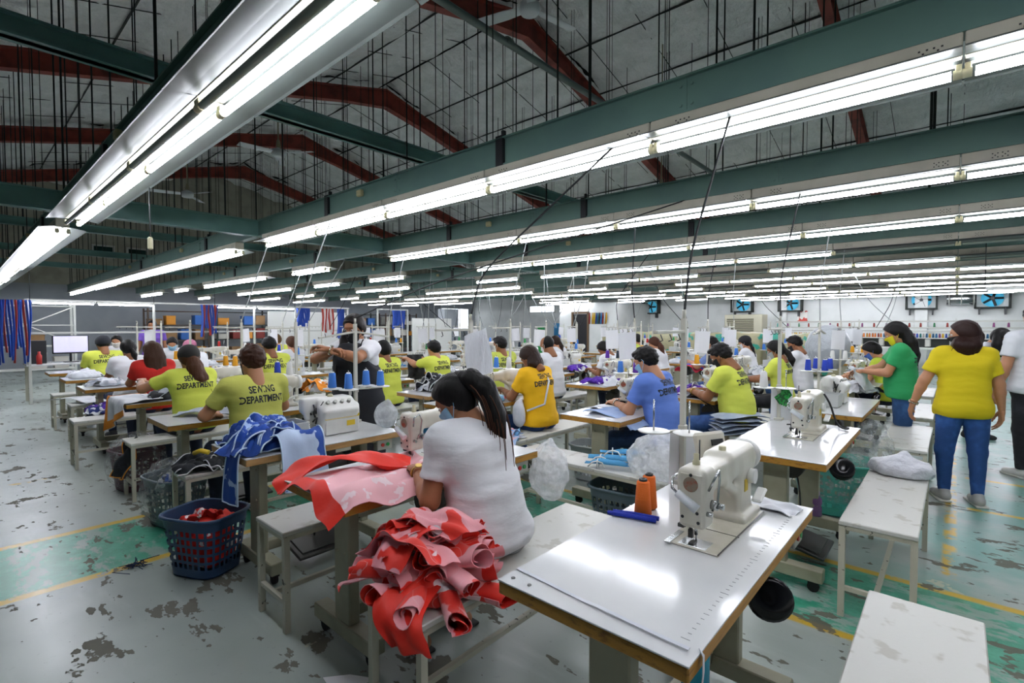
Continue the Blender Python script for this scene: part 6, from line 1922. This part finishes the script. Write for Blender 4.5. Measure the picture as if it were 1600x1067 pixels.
# shelving along the end wall with boxes
bc = [('#8a6a44', 'brown'), ('#b9b7ae', 'pale grey'), ('#2c5fa4', 'blue'), ('#c8862a', 'orange'), ('#3f4a44', 'dark green'), ('#d5d4cc', 'white'), ('#7a2f28', 'red')]
m_brownshelf = M('brown_shelf', '#4a3a2c', .6)
bmesh = {}
k = 0
for si, (y, xx, m) in enumerate(((-1.0, -17.5, m_rackw), (1.3, -18.0, m_rackw), (5.6, -21.5, m_brownshelf), (7.8, -21.5, m_dark), (10.4, -21.5, m_brownshelf), (13.0, -21.5, m_dark), (15.6, -21.8, m_brownshelf))):
    t = thing('shelving', '%s open shelving rack by the far end, %s from left' % ('white' if m is m_rackw else 'dark', ORD[si]), 'shelf', (xx, y, 0), 0, group='shelving racks')
    for sx in (-1, 1):
        for sy in (-1, 1): MB().box((sx * .28, sy * .95, 1.05), (.05, .05, 2.1)).obj('post', m, t)
    for z in (.35, .95, 1.5, 2.0): MB().box((0, 0, z), (.6, 1.9, .03)).obj('shelf_board', m, t)
    if m is m_rackw:
        for s_ in (-1, 1): MB().cyl((.28, -.95, 1.5 + .5 * s_), (.28, .95, 1.5 - .5 * s_), .018, n=6).obj('brace', m, t)
    for zi, z in enumerate((.366, .966, 1.516)):
        for j in range(4):
            if rr.random() < .25: continue
            c, cname = bc[rr.randrange(7)]
            w, h = rr.uniform(.25, .42), rr.uniform(.18, .40)
            b = MB(); b.box((0, 0, h / 2), (.42, w, h), 0, .006); b.box((0, 0, h + .004), (.44, w + .02, .03), 0, .004)
            o = b.obj('storage_box', M('box_' + c, c, .7)); o.location = (xx, y - .7 + j * .46, z)
            tag(o, '%s box on %s shelf of %s far rack, %s along' % (cname, ['bottom', 'middle', 'upper'][zi], ORD[si], ORD[j]), 'box', 'boxes on the far racks')
# stair with dark stringers, far left
t = thing('staircase', 'dark steel staircase at the far left edge', 'stairs', (-15.5, -.9, 0))
for dy in (0, .7):
    MB().box((0, dy, 1.25), (.05, .04, 3.4), 0, 0, rot('Y', 52)).obj('stringer', m_dark, t)
for i in range(9): MB().box((1.2 - i * .29, .35, .28 + i * .235), (.26, .66, .03)).obj('tread', m_dark, t)
for i, (x, y, w, c) in enumerate(((-11.8, .2, .5, '#b7a183'), (-12.4, .35, .4, '#8a6a44'))):
    t = thing('wire_trolley', 'small white trolley by the far left gangway, %s' % ['front', 'rear'][i], 'trolley', (x, y - .2, 0))
    for sx in (-1, 1):
        for sy in (-1, 1): MB().box((sx * .2, sy * .3, .42), (.03, .03, .84)).obj('post', m_rackw, t)
    for z in (.2, .5, .82): MB().box((0, 0, z), (.44, .64, .02)).obj('tray', m_rackw, t)
    panel('storage_box', '%s carton on the small trolley at far left' % ['tan', 'brown'][i], 'box', (x, y - .2, .52 + .12), (.3, .4, .22), M('box_' + c, c, .7))
# pull switch on the nearest light row and loose cables over the far rows
t = thing('pull_switch', 'white pull switch hanging below the nearest light row', 'switch', (-4.36, .98, 2.09)); MB().box((0, 0, 0), (.035, .03, .09), 0, .008).obj('body', m_hold, t); MB().tube([(0, 0, .04), (.004, 0, .2), (.0, 0, .40)], .004, 5).obj('pull_cord', m_cordb, t)
rr = random.Random(77)
for k in range(26):
    r = rr.randrange(3, 9); x = rr.uniform(-12, -.6); y = YR[r]
    dx, dy = rr.uniform(-.9, .9), rr.uniform(-.7, .7)
    cord([(x, y, 2.64), (x + dx * .4, y + dy * .5, 1.95), (x + dx, y + dy, 1.45)], .007, '%s cable slanting down from the %s light row, %s of the loose ones' % (['pale', 'dark'][k % 2], ORD[r], ORD[k % 20]), bool(k % 2))
